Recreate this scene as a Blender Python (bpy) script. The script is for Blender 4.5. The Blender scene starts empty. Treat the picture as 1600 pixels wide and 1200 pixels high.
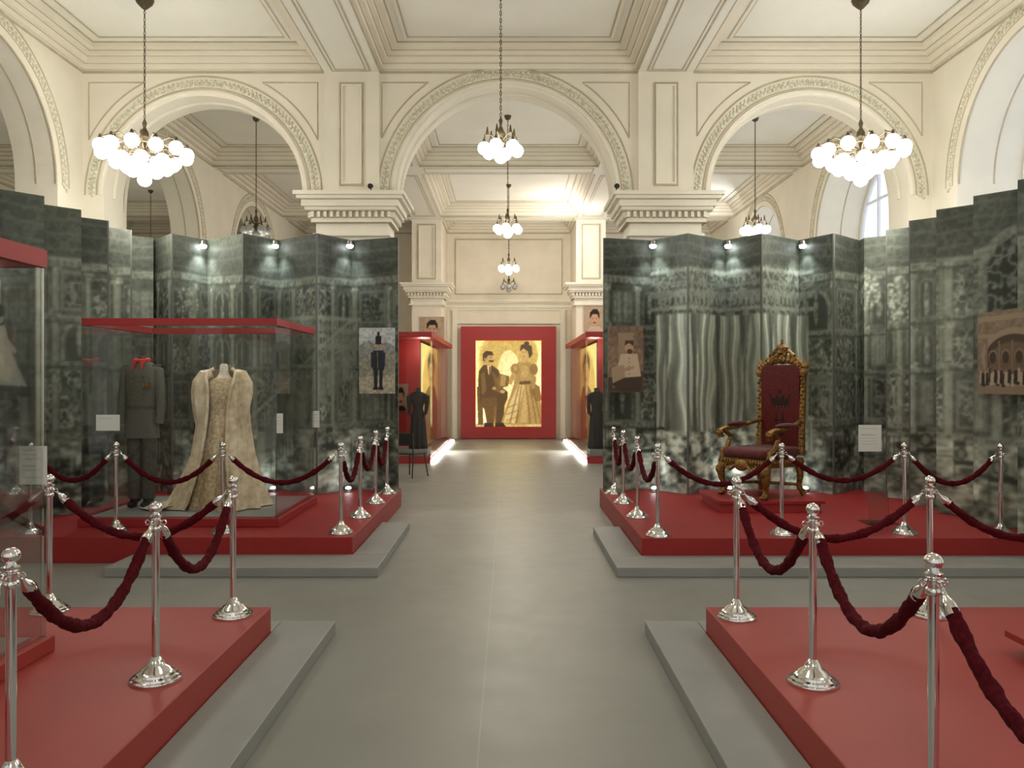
import bpy, bmesh, math, random
import numpy as np
from mathutils import Vector, Matrix
R=math.radians; PI=math.pi
random.seed(4)
F=1250.; EYE=1.82; CX=795.; CY=595.
C=bpy.context.scene.collection
def wx(px,D): return (px-CX)*D/F
def wz(py,D): return EYE-(py-CY)*D/F
S=bpy.context.scene
S.view_settings.view_transform='Standard'

# ------------------------------------------------------------------ materials
def nodes(name):
    m=bpy.data.materials.new(name); m.use_nodes=True
    nt=m.node_tree; return m,nt,nt.nodes['Principled BSDF']
def mat(name,col,rough=.5,metal=0.,var=.08,scale=6.,bump=0.,bscale=40.,emit=0.,ecol=None,spec=.5,col2=None,coat=0.,sheen=0.):
    m,nt,b=nodes(name)
    tc=nt.nodes.new('ShaderNodeTexCoord')
    n=nt.nodes.new('ShaderNodeTexNoise'); n.inputs['Scale'].default_value=scale; n.inputs['Detail'].default_value=5
    nt.links.new(tc.outputs['Object'],n.inputs['Vector'])
    r=nt.nodes.new('ShaderNodeValToRGB')
    c2=col2 if col2 else tuple(min(1,c*(1+var)) for c in col)
    c1=col if col2 else tuple(c*(1-var) for c in col)
    r.color_ramp.elements[0].position=.35; r.color_ramp.elements[1].position=.65
    r.color_ramp.elements[0].color=(*c1,1); r.color_ramp.elements[1].color=(*c2,1)
    nt.links.new(n.outputs['Fac'],r.inputs['Fac']); nt.links.new(r.outputs['Color'],b.inputs['Base Color'])
    b.inputs['Roughness'].default_value=rough; b.inputs['Metallic'].default_value=metal
    b.inputs['Specular IOR Level'].default_value=spec
    b.inputs['Coat Weight'].default_value=coat
    b.inputs['Sheen Weight'].default_value=sheen
    if bump:
        n2=nt.nodes.new('ShaderNodeTexNoise'); n2.inputs['Scale'].default_value=bscale; n2.inputs['Detail'].default_value=4
        nt.links.new(tc.outputs['Object'],n2.inputs['Vector'])
        bp=nt.nodes.new('ShaderNodeBump'); bp.inputs['Strength'].default_value=bump; bp.inputs['Distance'].default_value=.01
        nt.links.new(n2.outputs['Fac'],bp.inputs['Height']); nt.links.new(bp.outputs['Normal'],b.inputs['Normal'])
    if emit:
        b.inputs['Emission Color'].default_value=(*(ecol or col),1); b.inputs['Emission Strength'].default_value=emit
    return m
def painted_mat(name,rough=.4,emit=0.,spec=.5):
    m,nt,b=nodes(name)
    a=nt.nodes.new('ShaderNodeAttribute'); a.attribute_name='Col'
    b.inputs['Roughness'].default_value=rough
    b.inputs['Specular IOR Level'].default_value=spec
    if emit:
        b.inputs['Base Color'].default_value=(.02,.02,.01,1)
        nt.links.new(a.outputs['Color'],b.inputs['Emission Color']); b.inputs['Emission Strength'].default_value=emit
    else:
        nt.links.new(a.outputs['Color'],b.inputs['Base Color'])
    return m
def glass_mat(name,tint=(.985,.99,.987),refl=.55):
    m=bpy.data.materials.new(name); m.use_nodes=True; nt=m.node_tree; nt.nodes.clear()
    o=nt.nodes.new('ShaderNodeOutputMaterial'); t=nt.nodes.new('ShaderNodeBsdfTransparent'); t.inputs[0].default_value=(*tint,1)
    g=nt.nodes.new('ShaderNodeBsdfGlossy'); g.inputs['Roughness'].default_value=.02
    f=nt.nodes.new('ShaderNodeFresnel'); f.inputs['IOR'].default_value=1.45
    mu=nt.nodes.new('ShaderNodeMath'); mu.operation='MULTIPLY'; mu.inputs[1].default_value=refl
    x=nt.nodes.new('ShaderNodeMixShader')
    nt.links.new(f.outputs[0],mu.inputs[0]); nt.links.new(mu.outputs[0],x.inputs[0]); nt.links.new(t.outputs[0],x.inputs[1]); nt.links.new(g.outputs[0],x.inputs[2]); nt.links.new(x.outputs[0],o.inputs[0])
    return m
M={}
M['cream']=mat('cream_plaster',(.76,.715,.595),.7,var=.03,scale=2)
M['ceil']=mat('ceiling_plaster',(.77,.755,.665),.75,var=.02,scale=1.5)
M['tan']=mat('tan_moulding_and_shade_line',(.46,.40,.28),.7,var=.1)  # for real mouldings, and for shadow lines put in as tan colour
M['warmwall']=mat('warm_wall',(.76,.69,.57),.7,var=.04,scale=2)
M['leaf']=mat('leaf_moulding_paint',(.46,.44,.30),.6,var=.3,scale=30,col2=(.76,.74,.62))
M['red']=mat('red_laminate',(.28,.018,.018),.5,var=.05,scale=1.3,spec=.35)
M['rednear']=mat('near_red_laminate',(.33,.044,.036),.5,var=.04,scale=1.3,spec=.35)  # paler red of the near platforms and plinths
M['redpaint']=mat('red_paint',(.32,.018,.018),.5,var=.04,scale=2)
M['step']=mat('grey_step',(.27,.28,.265),.5,var=.05,scale=2)
M['chrome']=mat('chrome',(.78,.78,.78),.09,metal=1,var=.03)
M['steel']=mat('brushed_steel',(.4,.4,.4),.3,metal=1,var=.03)
M['rope']=mat('crimson_velvet',(.070,.004,.008),.9,var=.3,scale=60,bump=.4,bscale=120,spec=.12)
M['brass']=mat('aged_brass',(.10,.075,.04),.5,metal=.5,var=.2,scale=20)
M['globe']=mat('lit_globe',(.95,.95,.9),.3,var=.01,emit=16,ecol=(1,.97,.90))
M['globe_off']=mat('unlit_globe',(.35,.36,.34),.25,var=.05)
M['gold']=mat('carved_gilt',(.22,.12,.03),.42,metal=.55,var=.45,scale=30,bump=.7,bscale=70)
M['crim']=mat('crimson_upholstery',(.085,.008,.009),.75,var=.3,scale=12,sheen=.1)
M['black']=mat('black_metal',(.012,.012,.013),.4,var=.1)
M['blackcloth']=mat('black_cloth',(.012,.012,.014),.75,var=.3,scale=25,bump=.3,bscale=60)
M['tunic']=mat('olive_wool',(.095,.098,.080),.9,var=.12,scale=40)
M['redcloth']=mat('red_cloth',(.50,.025,.02),.8,var=.1)
M['trouser']=mat('dark_wool',(.065,.065,.056),.9,var=.2,scale=30)
M['gown']=mat('gold_brocade',(.38,.28,.15),.45,var=.3,scale=26,col2=(.62,.51,.33),bump=.4,bscale=55)
M['robe']=mat('cream_damask',(.50,.40,.25),.5,var=.3,scale=11,col2=(.72,.63,.46),bump=.3,bscale=40)
M['lace']=mat('white_lace',(.7,.66,.56),.8,var=.15,scale=60,bump=.6,bscale=90)
M['glass']=glass_mat('clear_glass')
M['acryl']=glass_mat('clear_acrylic',(.9,.94,.92),1.)
M['lamp']=mat('lamp_lens',(1,1,1),.3,var=.01,emit=30,ecol=(.93,.97,1))
M['strip']=mat('light_strip',(1,1,1),.3,var=.01,emit=12,ecol=(1,.98,.9))
M['pane']=mat('daylight_pane',(.6,.7,.85),.2,var=.03,emit=1.05,ecol=(.74,.81,.98))
M['frame']=mat('white_window_frame',(.75,.76,.78),.5,var=.02)
M['mural']=painted_mat('mural_print',.6,spec=.3)
M['photo']=painted_mat('photo_print',.45,spec=.35)
M['lit']=painted_mat('backlit_print',.4,emit=1.25)
M['dimlit']=painted_mat('dim_backlit_print',.4,emit=1.1)
def floor_mat():
    m,nt,b=nodes('grey_linoleum')
    tc=nt.nodes.new('ShaderNodeTexCoord')
    n=nt.nodes.new('ShaderNodeTexNoise'); n.inputs['Scale'].default_value=1.1; n.inputs['Detail'].default_value=6
    nt.links.new(tc.outputs['Object'],n.inputs['Vector'])
    r=nt.nodes.new('ShaderNodeValToRGB'); r.color_ramp.elements[0].position=.3; r.color_ramp.elements[1].position=.7
    r.color_ramp.elements[0].color=(.222,.225,.202,1); r.color_ramp.elements[1].color=(.255,.258,.232,1)
    nt.links.new(n.outputs['Fac'],r.inputs['Fac'])
    sx=nt.nodes.new('ShaderNodeSeparateXYZ'); nt.links.new(tc.outputs['Object'],sx.inputs[0])
    def seam(sock,off,period,wd):
        a=nt.nodes.new('ShaderNodeMath'); a.operation='ADD'; a.inputs[1].default_value=off+period*20; nt.links.new(sock,a.inputs[0])
        md=nt.nodes.new('ShaderNodeMath'); md.operation='MODULO'; md.inputs[1].default_value=period; nt.links.new(a.outputs[0],md.inputs[0])
        l=nt.nodes.new('ShaderNodeMath'); l.operation='LESS_THAN'; l.inputs[1].default_value=wd; nt.links.new(md.outputs[0],l.inputs[0]); return l
    s1=seam(sx.outputs[0],.152,2.0,.006); s2=seam(sx.outputs[1],.7,2.6,.008)
    mxx=nt.nodes.new('ShaderNodeMath'); mxx.operation='MULTIPLY'; mxx.inputs[1].default_value=.22; nt.links.new(s2.outputs[0],mxx.inputs[0])
    m1=nt.nodes.new('ShaderNodeMath'); m1.operation='MULTIPLY'; m1.inputs[1].default_value=.45; nt.links.new(s1.outputs[0],m1.inputs[0])
    mm=nt.nodes.new('ShaderNodeMath'); mm.operation='MAXIMUM'; nt.links.new(m1.outputs[0],mm.inputs[0]); nt.links.new(mxx.outputs[0],mm.inputs[1])
    mx=nt.nodes.new('ShaderNodeMixRGB'); mx.inputs['Color2'].default_value=(.36,.37,.33,1)
    nt.links.new(mm.outputs[0],mx.inputs['Fac']); nt.links.new(r.outputs['Color'],mx.inputs['Color1']); nt.links.new(mx.outputs['Color'],b.inputs['Base Color'])
    n2=nt.nodes.new('ShaderNodeTexNoise'); n2.inputs['Scale'].default_value=4; n2.inputs['Detail'].default_value=6
    nt.links.new(tc.outputs['Object'],n2.inputs['Vector'])
    mr=nt.nodes.new('ShaderNodeMapRange'); mr.inputs['To Min'].default_value=.34; mr.inputs['To Max'].default_value=.5
    nt.links.new(n2.outputs['Fac'],mr.inputs['Value']); nt.links.new(mr.outputs['Result'],b.inputs['Roughness'])
    return m
M['floor']=floor_mat()

# ------------------------------------------------------------------ mesh builder
class MB:
    def __init__(s): s.v=[]; s.f=[]
    def add(s,v,f):
        o=len(s.v); s.v+=[tuple(p) for p in v]; s.f+=[tuple(i+o for i in q) for q in f]; return s
    def box(s,x0,x1,y0,y1,z0,z1):
        if x0>x1:x0,x1=x1,x0
        if y0>y1:y0,y1=y1,y0
        v=[(x0,y0,z0),(x1,y0,z0),(x1,y1,z0),(x0,y1,z0),(x0,y0,z1),(x1,y0,z1),(x1,y1,z1),(x0,y1,z1)]
        return s.add(v,[(0,3,2,1),(4,5,6,7),(0,1,5,4),(1,2,6,5),(2,3,7,6),(3,0,4,7)])
    def rings(s,rings,closed=True,cap=True):
        n=len(rings[0]); v=[p for r in rings for p in r]; f=[]
        for i in range(len(rings)-1):
            for j in range(n if closed else n-1):
                k=(j+1)%n; f.append((i*n+j,i*n+k,(i+1)*n+k,(i+1)*n+j))
        if cap and closed:
            f.append(tuple(range(n))[::-1]); f.append(tuple((len(rings)-1)*n+j for j in range(n)))
        return s.add(v,f)
    def tube(s,pts,r,n=8,cap=True,mod=None,loop=False):
        pts=[Vector(p) for p in pts]; m=len(pts)
        if not hasattr(r,'__len__'): r=[r]*m
        rings=[]; up=None
        for i,p in enumerate(pts):
            if loop: t=pts[(i+1)%m]-pts[i-1]
            else: t=pts[min(i+1,m-1)]-pts[max(i-1,0)]
            t.normalize()
            if up is None:
                up=Vector((0,0,1)) if abs(t.z)<.9 else Vector((1,0,0))
            a=(up-t*up.dot(t)); a.normalize(); b=t.cross(a); up=a
            rings.append([p+(a*math.cos(2*PI*j/n)+b*math.sin(2*PI*j/n))*r[i]*(mod(i,2*PI*j/n) if mod else 1) for j in range(n)])
        if loop: rings.append(rings[0]); cap=False
        return s.rings(rings,True,cap)
    def lathe(s,prof,n=20,c=(0,0,0),sq=(1,1)):
        rings=[[(c[0]+max(r,.0004)*sq[0]*math.cos(2*PI*j/n),c[1]+max(r,.0004)*sq[1]*math.sin(2*PI*j/n),c[2]+z) for j in range(n)] for r,z in prof]
        return s.rings(rings)
    def ell(s,c,r,nu=14,nv=9):
        if not hasattr(r,'__len__'): r=(r,r,r)
        rings=[]
        for i in range(nv+1):
            t=-PI/2+PI*i/nv; k=max(math.cos(t),.004)
            rings.append([(c[0]+r[0]*k*math.cos(2*PI*j/nu),c[1]+r[1]*k*math.sin(2*PI*j/nu),c[2]+r[2]*math.sin(t)) for j in range(nu)])
        return s.rings(rings)
    def frame(s,x0,x1,y0,y1,z0,z1,w):
        s.box(x0,x1,y0,y0+w,z0,z1); s.box(x0,x1,y1-w,y1,z0,z1); s.box(x0,x0+w,y0+w,y1-w,z0,z1); s.box(x1-w,x1,y0+w,y1-w,z0,z1); return s
    def vframe(s,x0,x1,z0,z1,y0,y1,w):
        s.box(x0,x1,y0,y1,z0,z0+w); s.box(x0,x1,y0,y1,z1-w,z1); s.box(x0,x0+w,y0,y1,z0+w,z1-w); s.box(x1-w,x1,y0,y1,z0+w,z1-w); return s
def part(name,mb,m,parent=None,bevel=0.,smooth=True,seg=2):
    me=bpy.data.meshes.new(name); me.from_pydata(mb.v,[],mb.f)
    b=bmesh.new(); b.from_mesh(me); bmesh.ops.recalc_face_normals(b,faces=b.faces); b.to_mesh(me); b.free()
    me.materials.append(M[m])
    if smooth:
        me.polygons.foreach_set('use_smooth',[True]*len(me.polygons)); me.set_sharp_from_angle(angle=R(38))
    o=bpy.data.objects.new(name,me); C.objects.link(o)
    if parent: o.parent=parent
    if bevel:
        bv=o.modifiers.new('bevel','BEVEL'); bv.width=bevel; bv.segments=seg; bv.limit_method='ANGLE'
    return o
def thing(name,label,cat,loc=(0,0,0),rz=0,group=None):
    o=bpy.data.objects.new(name,None); C.objects.link(o); o.location=loc; o.rotation_euler=(0,0,rz); o.empty_display_size=.1
    o['label']=label; o['category']=cat
    if group:o['group']=group
    return o
def tag(o,label,cat,group=None):
    o['label']=label; o['category']=cat
    if group:o['group']=group
    return o
def struct(o): o['kind']='structure'; return o
def dup(root,loc,rz,label,group=None):
    r=root.copy(); C.objects.link(r); r.location=loc; r.rotation_euler=(0,0,rz); r['label']=label
    if group:r['group']=group
    for ch in list(root.children):
        c=ch.copy(); C.objects.link(c); c.parent=r
        for g in ch.children:
            d=g.copy(); C.objects.link(d); d.parent=c
    return r
def light(name,kind,loc,e,col=(1,.93,.78),size=.25,target=None,angle=60,blend=.6):
    l=bpy.data.lights.new(name,kind); l.energy=e; l.color=col
    if kind=='AREA': l.size=size
    else: l.shadow_soft_size=size
    if kind=='SPOT': l.spot_size=R(angle); l.spot_blend=blend
    o=bpy.data.objects.new(name,l); C.objects.link(o); o.location=loc
    if target: o.rotation_euler=(Vector(target)-Vector(loc)).to_track_quat('-Z','Y').to_euler()
    return o

# ------------------------------------------------------------------ painting on vertices
def vn(H,W,cy,cx,seed):
    rg=np.random.default_rng(seed); g=rg.random((int(cy)+2,int(cx)+2))
    y=np.linspace(0,cy,H,endpoint=False); x=np.linspace(0,cx,W,endpoint=False)
    yi=y.astype(int); xi=x.astype(int); fy=(y-yi); fx=(x-xi); fy=fy*fy*(3-2*fy); fx=fx*fx*(3-2*fx)
    a=g[yi][:,xi]; b=g[yi][:,xi+1]; c=g[yi+1][:,xi]; d=g[yi+1][:,xi+1]
    fy=fy[:,None]; fx=fx[None,:]
    return (a*(1-fx)+b*fx)*(1-fy)+(c*(1-fx)+d*fx)*fy
def fbm(H,W,cy,cx,seed,o=4):
    r=0;a=1;t=0
    for k in range(o):
        r=r+a*vn(H,W,cy*2**k,cx*2**k,seed+k*17); t+=a; a*=.55
    return r/t
def blur(a,k=1):
    for _ in range(k):
        p=np.pad(a,1,mode='edge'); a=(p[:-2,1:-1]+2*p[1:-1,1:-1]+p[2:,1:-1])/4
        p=np.pad(a,1,mode='edge'); a=(p[1:-1,:-2]+2*p[1:-1,1:-1]+p[1:-1,2:])/4
    return a
def inpoly(X,Y,pts):
    m=np.zeros(X.shape,bool); n=len(pts)
    for i in range(n):
        x0,y0=pts[i]; x1,y1=pts[(i+1)%n]
        if y0==y1: continue
        c=((y0>Y)!=(y1>Y))&(X<(x1-x0)*(Y-y0)/(y1-y0)+x0)
        m^=c
    return m
class Pic:
    def __init__(s,u0,u1,v0,v1,k,bg):
        s.W=int((u1-u0)*k)+1; s.H=int((v1-v0)*k)+1
        s.U,s.V=np.meshgrid(np.linspace(u0,u1,s.W),np.linspace(v0,v1,s.H))
        s.a=np.ones((s.H,s.W,3))*np.array(bg)
    def mix(s,m,col,al=1.):
        m=(m*al)[...,None]; s.a=s.a*(1-m)+np.array(col)*m; return s
    def poly(s,pts,col,soft=1,al=1.): return s.mix(blur(inpoly(s.U,s.V,pts).astype(float),soft),col,al)
    def ell(s,cx,cy,rx,ry,col,soft=1,al=1.): return s.mix(blur((((s.U-cx)/rx)**2+((s.V-cy)/ry)**2<1).astype(float),soft),col,al)
    def tex(s,amt,cell,seed=1):
        n=fbm(s.H,s.W,s.H/cell,s.W/cell,seed,3)
        s.a=s.a*(1+amt*(n-.5)*2)[...,None]; return s
    def soften(s,k):
        s.a=np.stack([blur(s.a[...,i],k) for i in range(3)],-1); return s
def sheet(name,P0,P1,z0,z1,img,f0,f1,m,parent=None,res=.014,th=.02,edge=(.12,.13,.11)):
    """vertical printed board from P0 (viewer's left) to P1; image row 0 is the top"""
    P0=np.array(P0,float); P1=np.array(P1,float); L=np.linalg.norm(P1-P0); u=(P1-P0)/L; n=np.array([u[1],-u[0]])
    nc=max(2,int(L/res)+1); nr=max(2,int((z1-z0)/res)+1)
    s=np.linspace(0,1,nc); t=np.linspace(0,1,nr); Sg,T=np.meshgrid(s,t)
    x=P0[0]+(P1[0]-P0[0])*Sg; y=P0[1]+(P1[1]-P0[1])*Sg; z=z0+(z1-z0)*T
    v=np.stack([x,y,z],-1).reshape(-1,3)
    H,W=img.shape[:2]
    ci=np.clip(((f0+(f1-f0)*Sg)*(W-1)).round().astype(int),0,W-1); ri=np.clip(((1-T)*(H-1)).round().astype(int),0,H-1)
    col=np.clip(img[ri,ci].reshape(-1,3),0,1)**2.2
    i=np.arange(nr-1)[:,None]*nc+np.arange(nc-1)[None,:]; i=i.ravel()
    f=np.stack([i,i+1,i+nc+1,i+nc],-1)
    bo=len(v); bx=[]
    for zz in (z0,z1):
        for P,off in ((P0,.001),(P1,.001),(P1,th),(P0,th)):
            bx.append([P[0]-n[0]*off,P[1]-n[1]*off,zz])
    v=np.vstack([v,np.array(bx)]); col=np.vstack([col,np.ones((8,3))*np.array(edge)])
    bf=[(0,3,2,1),(4,5,6,7),(0,1,5,4),(1,2,6,5),(2,3,7,6),(3,0,4,7)]
    faces=f.tolist()+[[q+bo for q in b] for b in bf]
    me=bpy.data.meshes.new(name); me.from_pydata(v.tolist(),[],faces)
    at=me.color_attributes.new('Col','FLOAT_COLOR','POINT')
    at.data.foreach_set('color',np.hstack([col,np.ones((len(col),1))]).ravel().astype(np.float32))
    me.materials.append(M[m]); o=bpy.data.objects.new(name,me); C.objects.link(o)
    if parent:o.parent=parent
    return o

# ================================================================== SETTING
ZC=6.82; ZB=6.47; ZS=4.63
YB=[-3.5,1.8,7.1,12.4,17.7,23.0]
XR=[(-12,-7.05),(-6.44,-2.78),(-1.95,1.95),(2.78,6.4)]
struct(part('floor',MB().box(-12.3,7.6,-3.5,25.8,-.1,0),'floor',smooth=False))
mb=MB().box(-12.3,7.6,-3.5,25.6,ZC,ZC+.2)
for y in YB: mb.box(-12.3,7.6,y-.3,y+.3,ZB,ZC)
YR=[(YB[i]+.3,YB[i+1]-.3) for i in range(5)]+[(23.3,25.3)]
XBm=[(-7.05,-6.44),(-2.78,-1.95),(1.95,2.78),(6.4,7.6)]
for (a,b) in XBm:
    for (y0,y1) in YR: mb.box(a,b,y0,y1,ZB,ZC)
struct(part('ceiling',mb,'ceil',smooth=False))
mb=MB(); ml=MB()
for (x0,x1) in XR:
    for (y0,y1) in YR:
        if y1<6: continue
        for w,za,zb in ((.05,ZB+.05,ZB+.13),(.13,ZB+.13,ZB+.21),(.20,ZB+.21,ZB+.27),(.30,ZB+.27,ZC)): mb.frame(x0,x1,y0,y1,za,zb,w)
        for w,z in ((.055,ZB+.125),(.135,ZB+.205),(.205,ZB+.262)): ml.frame(x0+.0,x1,y0,y1,z,z+.012,w+.006)  # tan strips colour in the shadow lines between the coffer steps
        ml.frame(x0+.302,x1-.302,y0+.302,y1-.302,ZC-.012,ZC-.001,.02)
        mb.frame(x0+.42,x1-.42,y0+.42,y1-.42,ZC-.02,ZC,.05); ml.frame(x0+.475,x1-.475,y0+.475,y1-.475,ZC-.01,ZC-.001,.015)
        ml.frame(x0-.0,x1+.0,y0-.0,y1+.0,ZB-.004,ZB+.03,.012)
for (a,b) in XBm:
    for (y0,y1) in YR:
        if y1<6: continue
        ml.frame(a+.12,b-.12,y0+.1,y1-.1,ZB-.008,ZB,.02); ml.frame(a+.18,b-.18,y0+.16,y1-.16,ZB-.008,ZB,.012)
for y in YB[2:]:
    for (x0,x1) in XR: ml.frame(x0+.08,x1-.08,y-.2,y+.2,ZB-.008,ZB,.02)
struct(part('trim_1',mb,'cream',smooth=False)); struct(part('trim_2',ml,'tan',smooth=False))

def arch_strip(mb,axis,p0,p1,c,r,zs,zt,t0,t1,zlow=None):
    N=40
    def P(p,t,z): return (p,t,z) if axis=='x' else (t,p,z)
    us=[c-r*math.cos(PI*i/N) for i in range(N+1)]; zz=[zs+r*math.sin(PI*i/N) for i in range(N+1)]
    for i in range(N):
        a,b=us[i],us[i+1]; za,zb=zz[i],zz[i+1]
        v=[P(a,t0,za),P(b,t0,zb),P(b,t0,zt),P(a,t0,zt),P(a,t1,za),P(b,t1,zb),P(b,t1,zt),P(a,t1,zt)]
        mb.add(v,[(0,1,2,3),(4,7,6,5),(0,4,5,1)])
    for a,b in ((p0,c-r),(c+r,p1)):
        if axis=='x': mb.box(a,b,t0,t1,zs if zlow is None else zlow,zt)
        else: mb.box(t0,t1,a,b,zs if zlow is None else zlow,zt)
def leaf_arc(mb,axis,c,r,zs,t,sgn,n=64,size=.045):
    for i in range(n+1):
        a=PI*i/n
        for dr,da,sz in ((-.025,0,size),(.025,.5*PI/n,size*.8)):
            rr=r+dr; aa=a+da
            u=c-rr*math.cos(aa); z=zs+rr*math.sin(aa)
            cc=(u,t,z) if axis=='x' else (t,u,z)
            rad=(sz*.8,.026,sz*.8) if axis=='x' else (.026,sz*.8,sz*.8)
            mb.ell(cc,rad,6,4)
def arc_tube(mb,axis,c,r,zs,t,rad,n=48,a0=0,a1=PI):
    pts=[]
    for i in range(n+1):
        a=a0+(a1-a0)*i/n; u=c-r*math.cos(a); z=zs+r*math.sin(a); pts.append((u,t,z) if axis=='x' else (t,u,z))
    mb.tube(pts,rad,6)
W0,W1=12.1,12.7
mw=MB(); lf=MB(); tn=MB(); cr=MB()
for c,ro,p0,p1 in ((-4.62,1.5,-7.05,-2.37),(-.05,1.64,-2.37,2.37),(4.55,1.5,2.37,7.4)):
    arch_strip(mw,'x',p0,p1,c,ro,ZS,ZB,W0,W1)
    leaf_arc(lf,'x',c,ro+.20,ZS,W0-.0,-1,76)
    arc_tube(tn,'x',c,ro+.29,ZS,W0,.014); arc_tube(tn,'x',c,ro+.12,ZS,W0,.010); arc_tube(tn,'x',c,ro+.01,ZS,W0+.1,.01)
    arc_tube(cr,'x',c,ro+.06,ZS,W0,.035); arc_tube(cr,'x',c,ro+.0,ZS,W0+.3,.03)
    R2=ro+.42
    zt=ZB-.14
    for sg in (-1,1):
        lim={-4.62:1.76,-.05:1.90,4.55:1.73}[c]
        e=c+sg*(lim-.03)
        a_top=math.asin(min(1,(zt-ZS)/R2)); xt=R2*math.cos(a_top); xe=lim-.03
        if xe<R2:
            a_e=math.acos(xe/R2)
            pts=[(c+sg*R2*math.cos(a_e+(a_top-a_e)*i/16),W0,ZS+R2*math.sin(a_e+(a_top-a_e)*i/16)) for i in range(17)]
            pts+=[(e,W0,zt)]
            tn.tube(pts+[pts[0]],.012,5)
mw.box(-2.78,-1.95,W0-.06,W0,ZS,ZB); mw.box(1.95,2.78,W0-.06,W0,ZS,ZB); 
for sx in (-1,1):
    x0,x1=sorted((sx*2.18,sx*2.55)); tn.vframe(x0,x1,ZS+.12,ZB-.16,W0-.075,W0-.06,.022); cr.vframe(x0+.03,x1-.03,ZS+.15,ZB-.19,W0-.085,W0-.06,.025)
    xa=sx*2.365
    mw.box(xa-.52,xa+.52,W0+.0,W1,0,4.0)
mw.box(-6.75,-6.12,W0,W1,0,ZS); mw.box(6.05,6.7,W0,W1,0,ZS)
struct(part('wall_middle',mw,'cream'))
struct(part('trim_3',lf,'leaf')); struct(part('trim_4',tn,'tan')); struct(part('trim_5',cr,'cream'))
def capital(mb,mt,xa,ya,hx,hy,k_=1.):
    for d,z0,z1 in ((.06,4.00,4.04),(.02,4.04,4.2),(.08,4.2,4.25),(.06,4.25,4.36),(.16,4.36,4.42),(.2,4.42,4.52),(.26,4.52,4.57),(.3,4.57,4.63)):
        d*=k_; mb.box(xa-hx-d,xa+hx+d,ya-hy-d,ya+hy+d,z0,z1)
    for d,z in ((.085,4.195),(.165,4.365),(.205,4.515)): d*=k_; mt.box(xa-hx-d,xa+hx+d,ya-hy-d,ya+hy+d,z,z+.01)
    if k_<1: return
    w=hx+.1
    k=int(2*w/.09)
    for i in range(k):
        x=xa-w+(i+.25)*2*w/k; mb.box(x,x+.045,ya-hy-.13,ya-hy-.06,4.27,4.355)
    kk=int(2*(hy+.1)/.09)
    for i in range(kk):
        y=ya-hy-.1+(i+.25)*2*(hy+.1)/kk
        for sx in (-1,1):
            a,b=sorted((xa+sx*(hx+.06),xa+sx*(hx+.13))); mb.box(a,b,y,y+.045,4.27,4.355)
mb=MB(); mt=MB()
for xa in (-2.365,2.365): capital(mb,mt,xa,12.4,.52,.32)
for xa in (-2.37,2.37): capital(mb,mt,xa,23.4,.45,.30)
for y in (17.7,22.9):
    for xa in (-6.75,6.75): capital(mb,mt,xa,y,.32,.5,.5)
struct(part('trim_6',mb,'cream',smooth=False)); struct(part('trim_7',mt,'tan',smooth=False))
for side,name,t0,t1 in ((-1,'wall_left',-7.05,-6.44),(1,'wall_right',6.4,7.45)):
    mw=MB(); lf=MB(); tn=MB()
    t_in=t1 if side<0 else t0
    for k,c in enumerate((-.9,4.45,9.8,15.1,20.4)):
        p0=c-2.65; p1=c+2.65
        arch_strip(mw,'y',p0,p1,c,1.62,ZS,ZB,t0,t1,zlow=0)
        if c>8:
            leaf_arc(lf,'y',c,1.82,ZS,t_in,1,66); arc_tube(tn,'y',c,1.91,ZS,t_in,.014); arc_tube(tn,'y',c,1.74,ZS,t_in,.010); arc_tube(tn,'y',c,1.62,ZS,t_in-side*-.02,.016)
            arc_tube(tn,'y',c,1.62,ZS,(t0+t1)/2,.012)
    mw.box(t0,t1,23.05,25.6,0,ZB)
    struct(part(name,mw,'cream'))
    struct(part('trim_8' if side<0 else 'trim_9',lf,'leaf')); struct(part('trim_10' if side<0 else 'trim_11',tn,'tan'))
struct(part('wall_outer_left',MB().box(-12.3,-12,-3.5,25.6,0,ZC),'cream',smooth=False))
for i,c in enumerate((9.8,15.1,20.4)):
    w=struct(part('window_%d'%(i+1),MB().tube([(7.36,c-1.58*math.cos(PI*k/24),ZS+1.58*math.sin(PI*k/24)) for k in range(25)]+[(7.36,c+1.58,2.2),(7.36,c-1.58,2.2)],.05,6,loop=True),'frame'))
    m2=MB()
    for dy in (-.8,0,.8):
        m2.box(7.33,7.38,c+dy-.025,c+dy+.025,2.2,ZS+math.sqrt(1.58**2-dy*dy)-.02)
    for z in (3.3,ZS,ZS+.8):
        h=1.58 if z<=ZS else math.sqrt(1.58**2-.64); m2.box(7.335,7.375,c-h,c+h,z-.025,z+.025)
    part('mullions',m2,'frame',w)
    v=[(7.4,c-1.6*math.cos(PI*k/32),ZS+1.6*math.sin(PI*k/32)) for k in range(33)]+[(7.4,c+1.6,2.2),(7.4,c-1.6,2.2)]
    part('window_pane',MB().add(v,[tuple(range(len(v)))]),'pane',w,smooth=False)
    struct(part('wall_under_window_%d'%(i+1),MB().box(6.9,7.45,c-1.62,c+1.62,0,2.15),'cream',smooth=False))
mw=MB().box(-12.3,7.6,25.3,25.7,0,ZC); mw.box(-2.8,-1.95,23.1,25.3,0,ZB); mw.box(1.95,2.8,23.1,25.3,0,ZB)
struct(part('wall_back',mw,'warmwall',smooth=False))
mb=MB(); mt=MB()
for z0,z1,d in ((4.05,4.12,.05),(4.12,4.25,.09),(4.25,4.30,.15),(4.30,4.36,.22)):
    mb.box(-1.95,1.95,25.3-d,25.3,z0,z1)
mt.box(-1.95,1.95,25.2,25.3,4.245,4.26); mb.box(-1.62,1.62,25.22,25.3,3.62,3.74)
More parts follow.
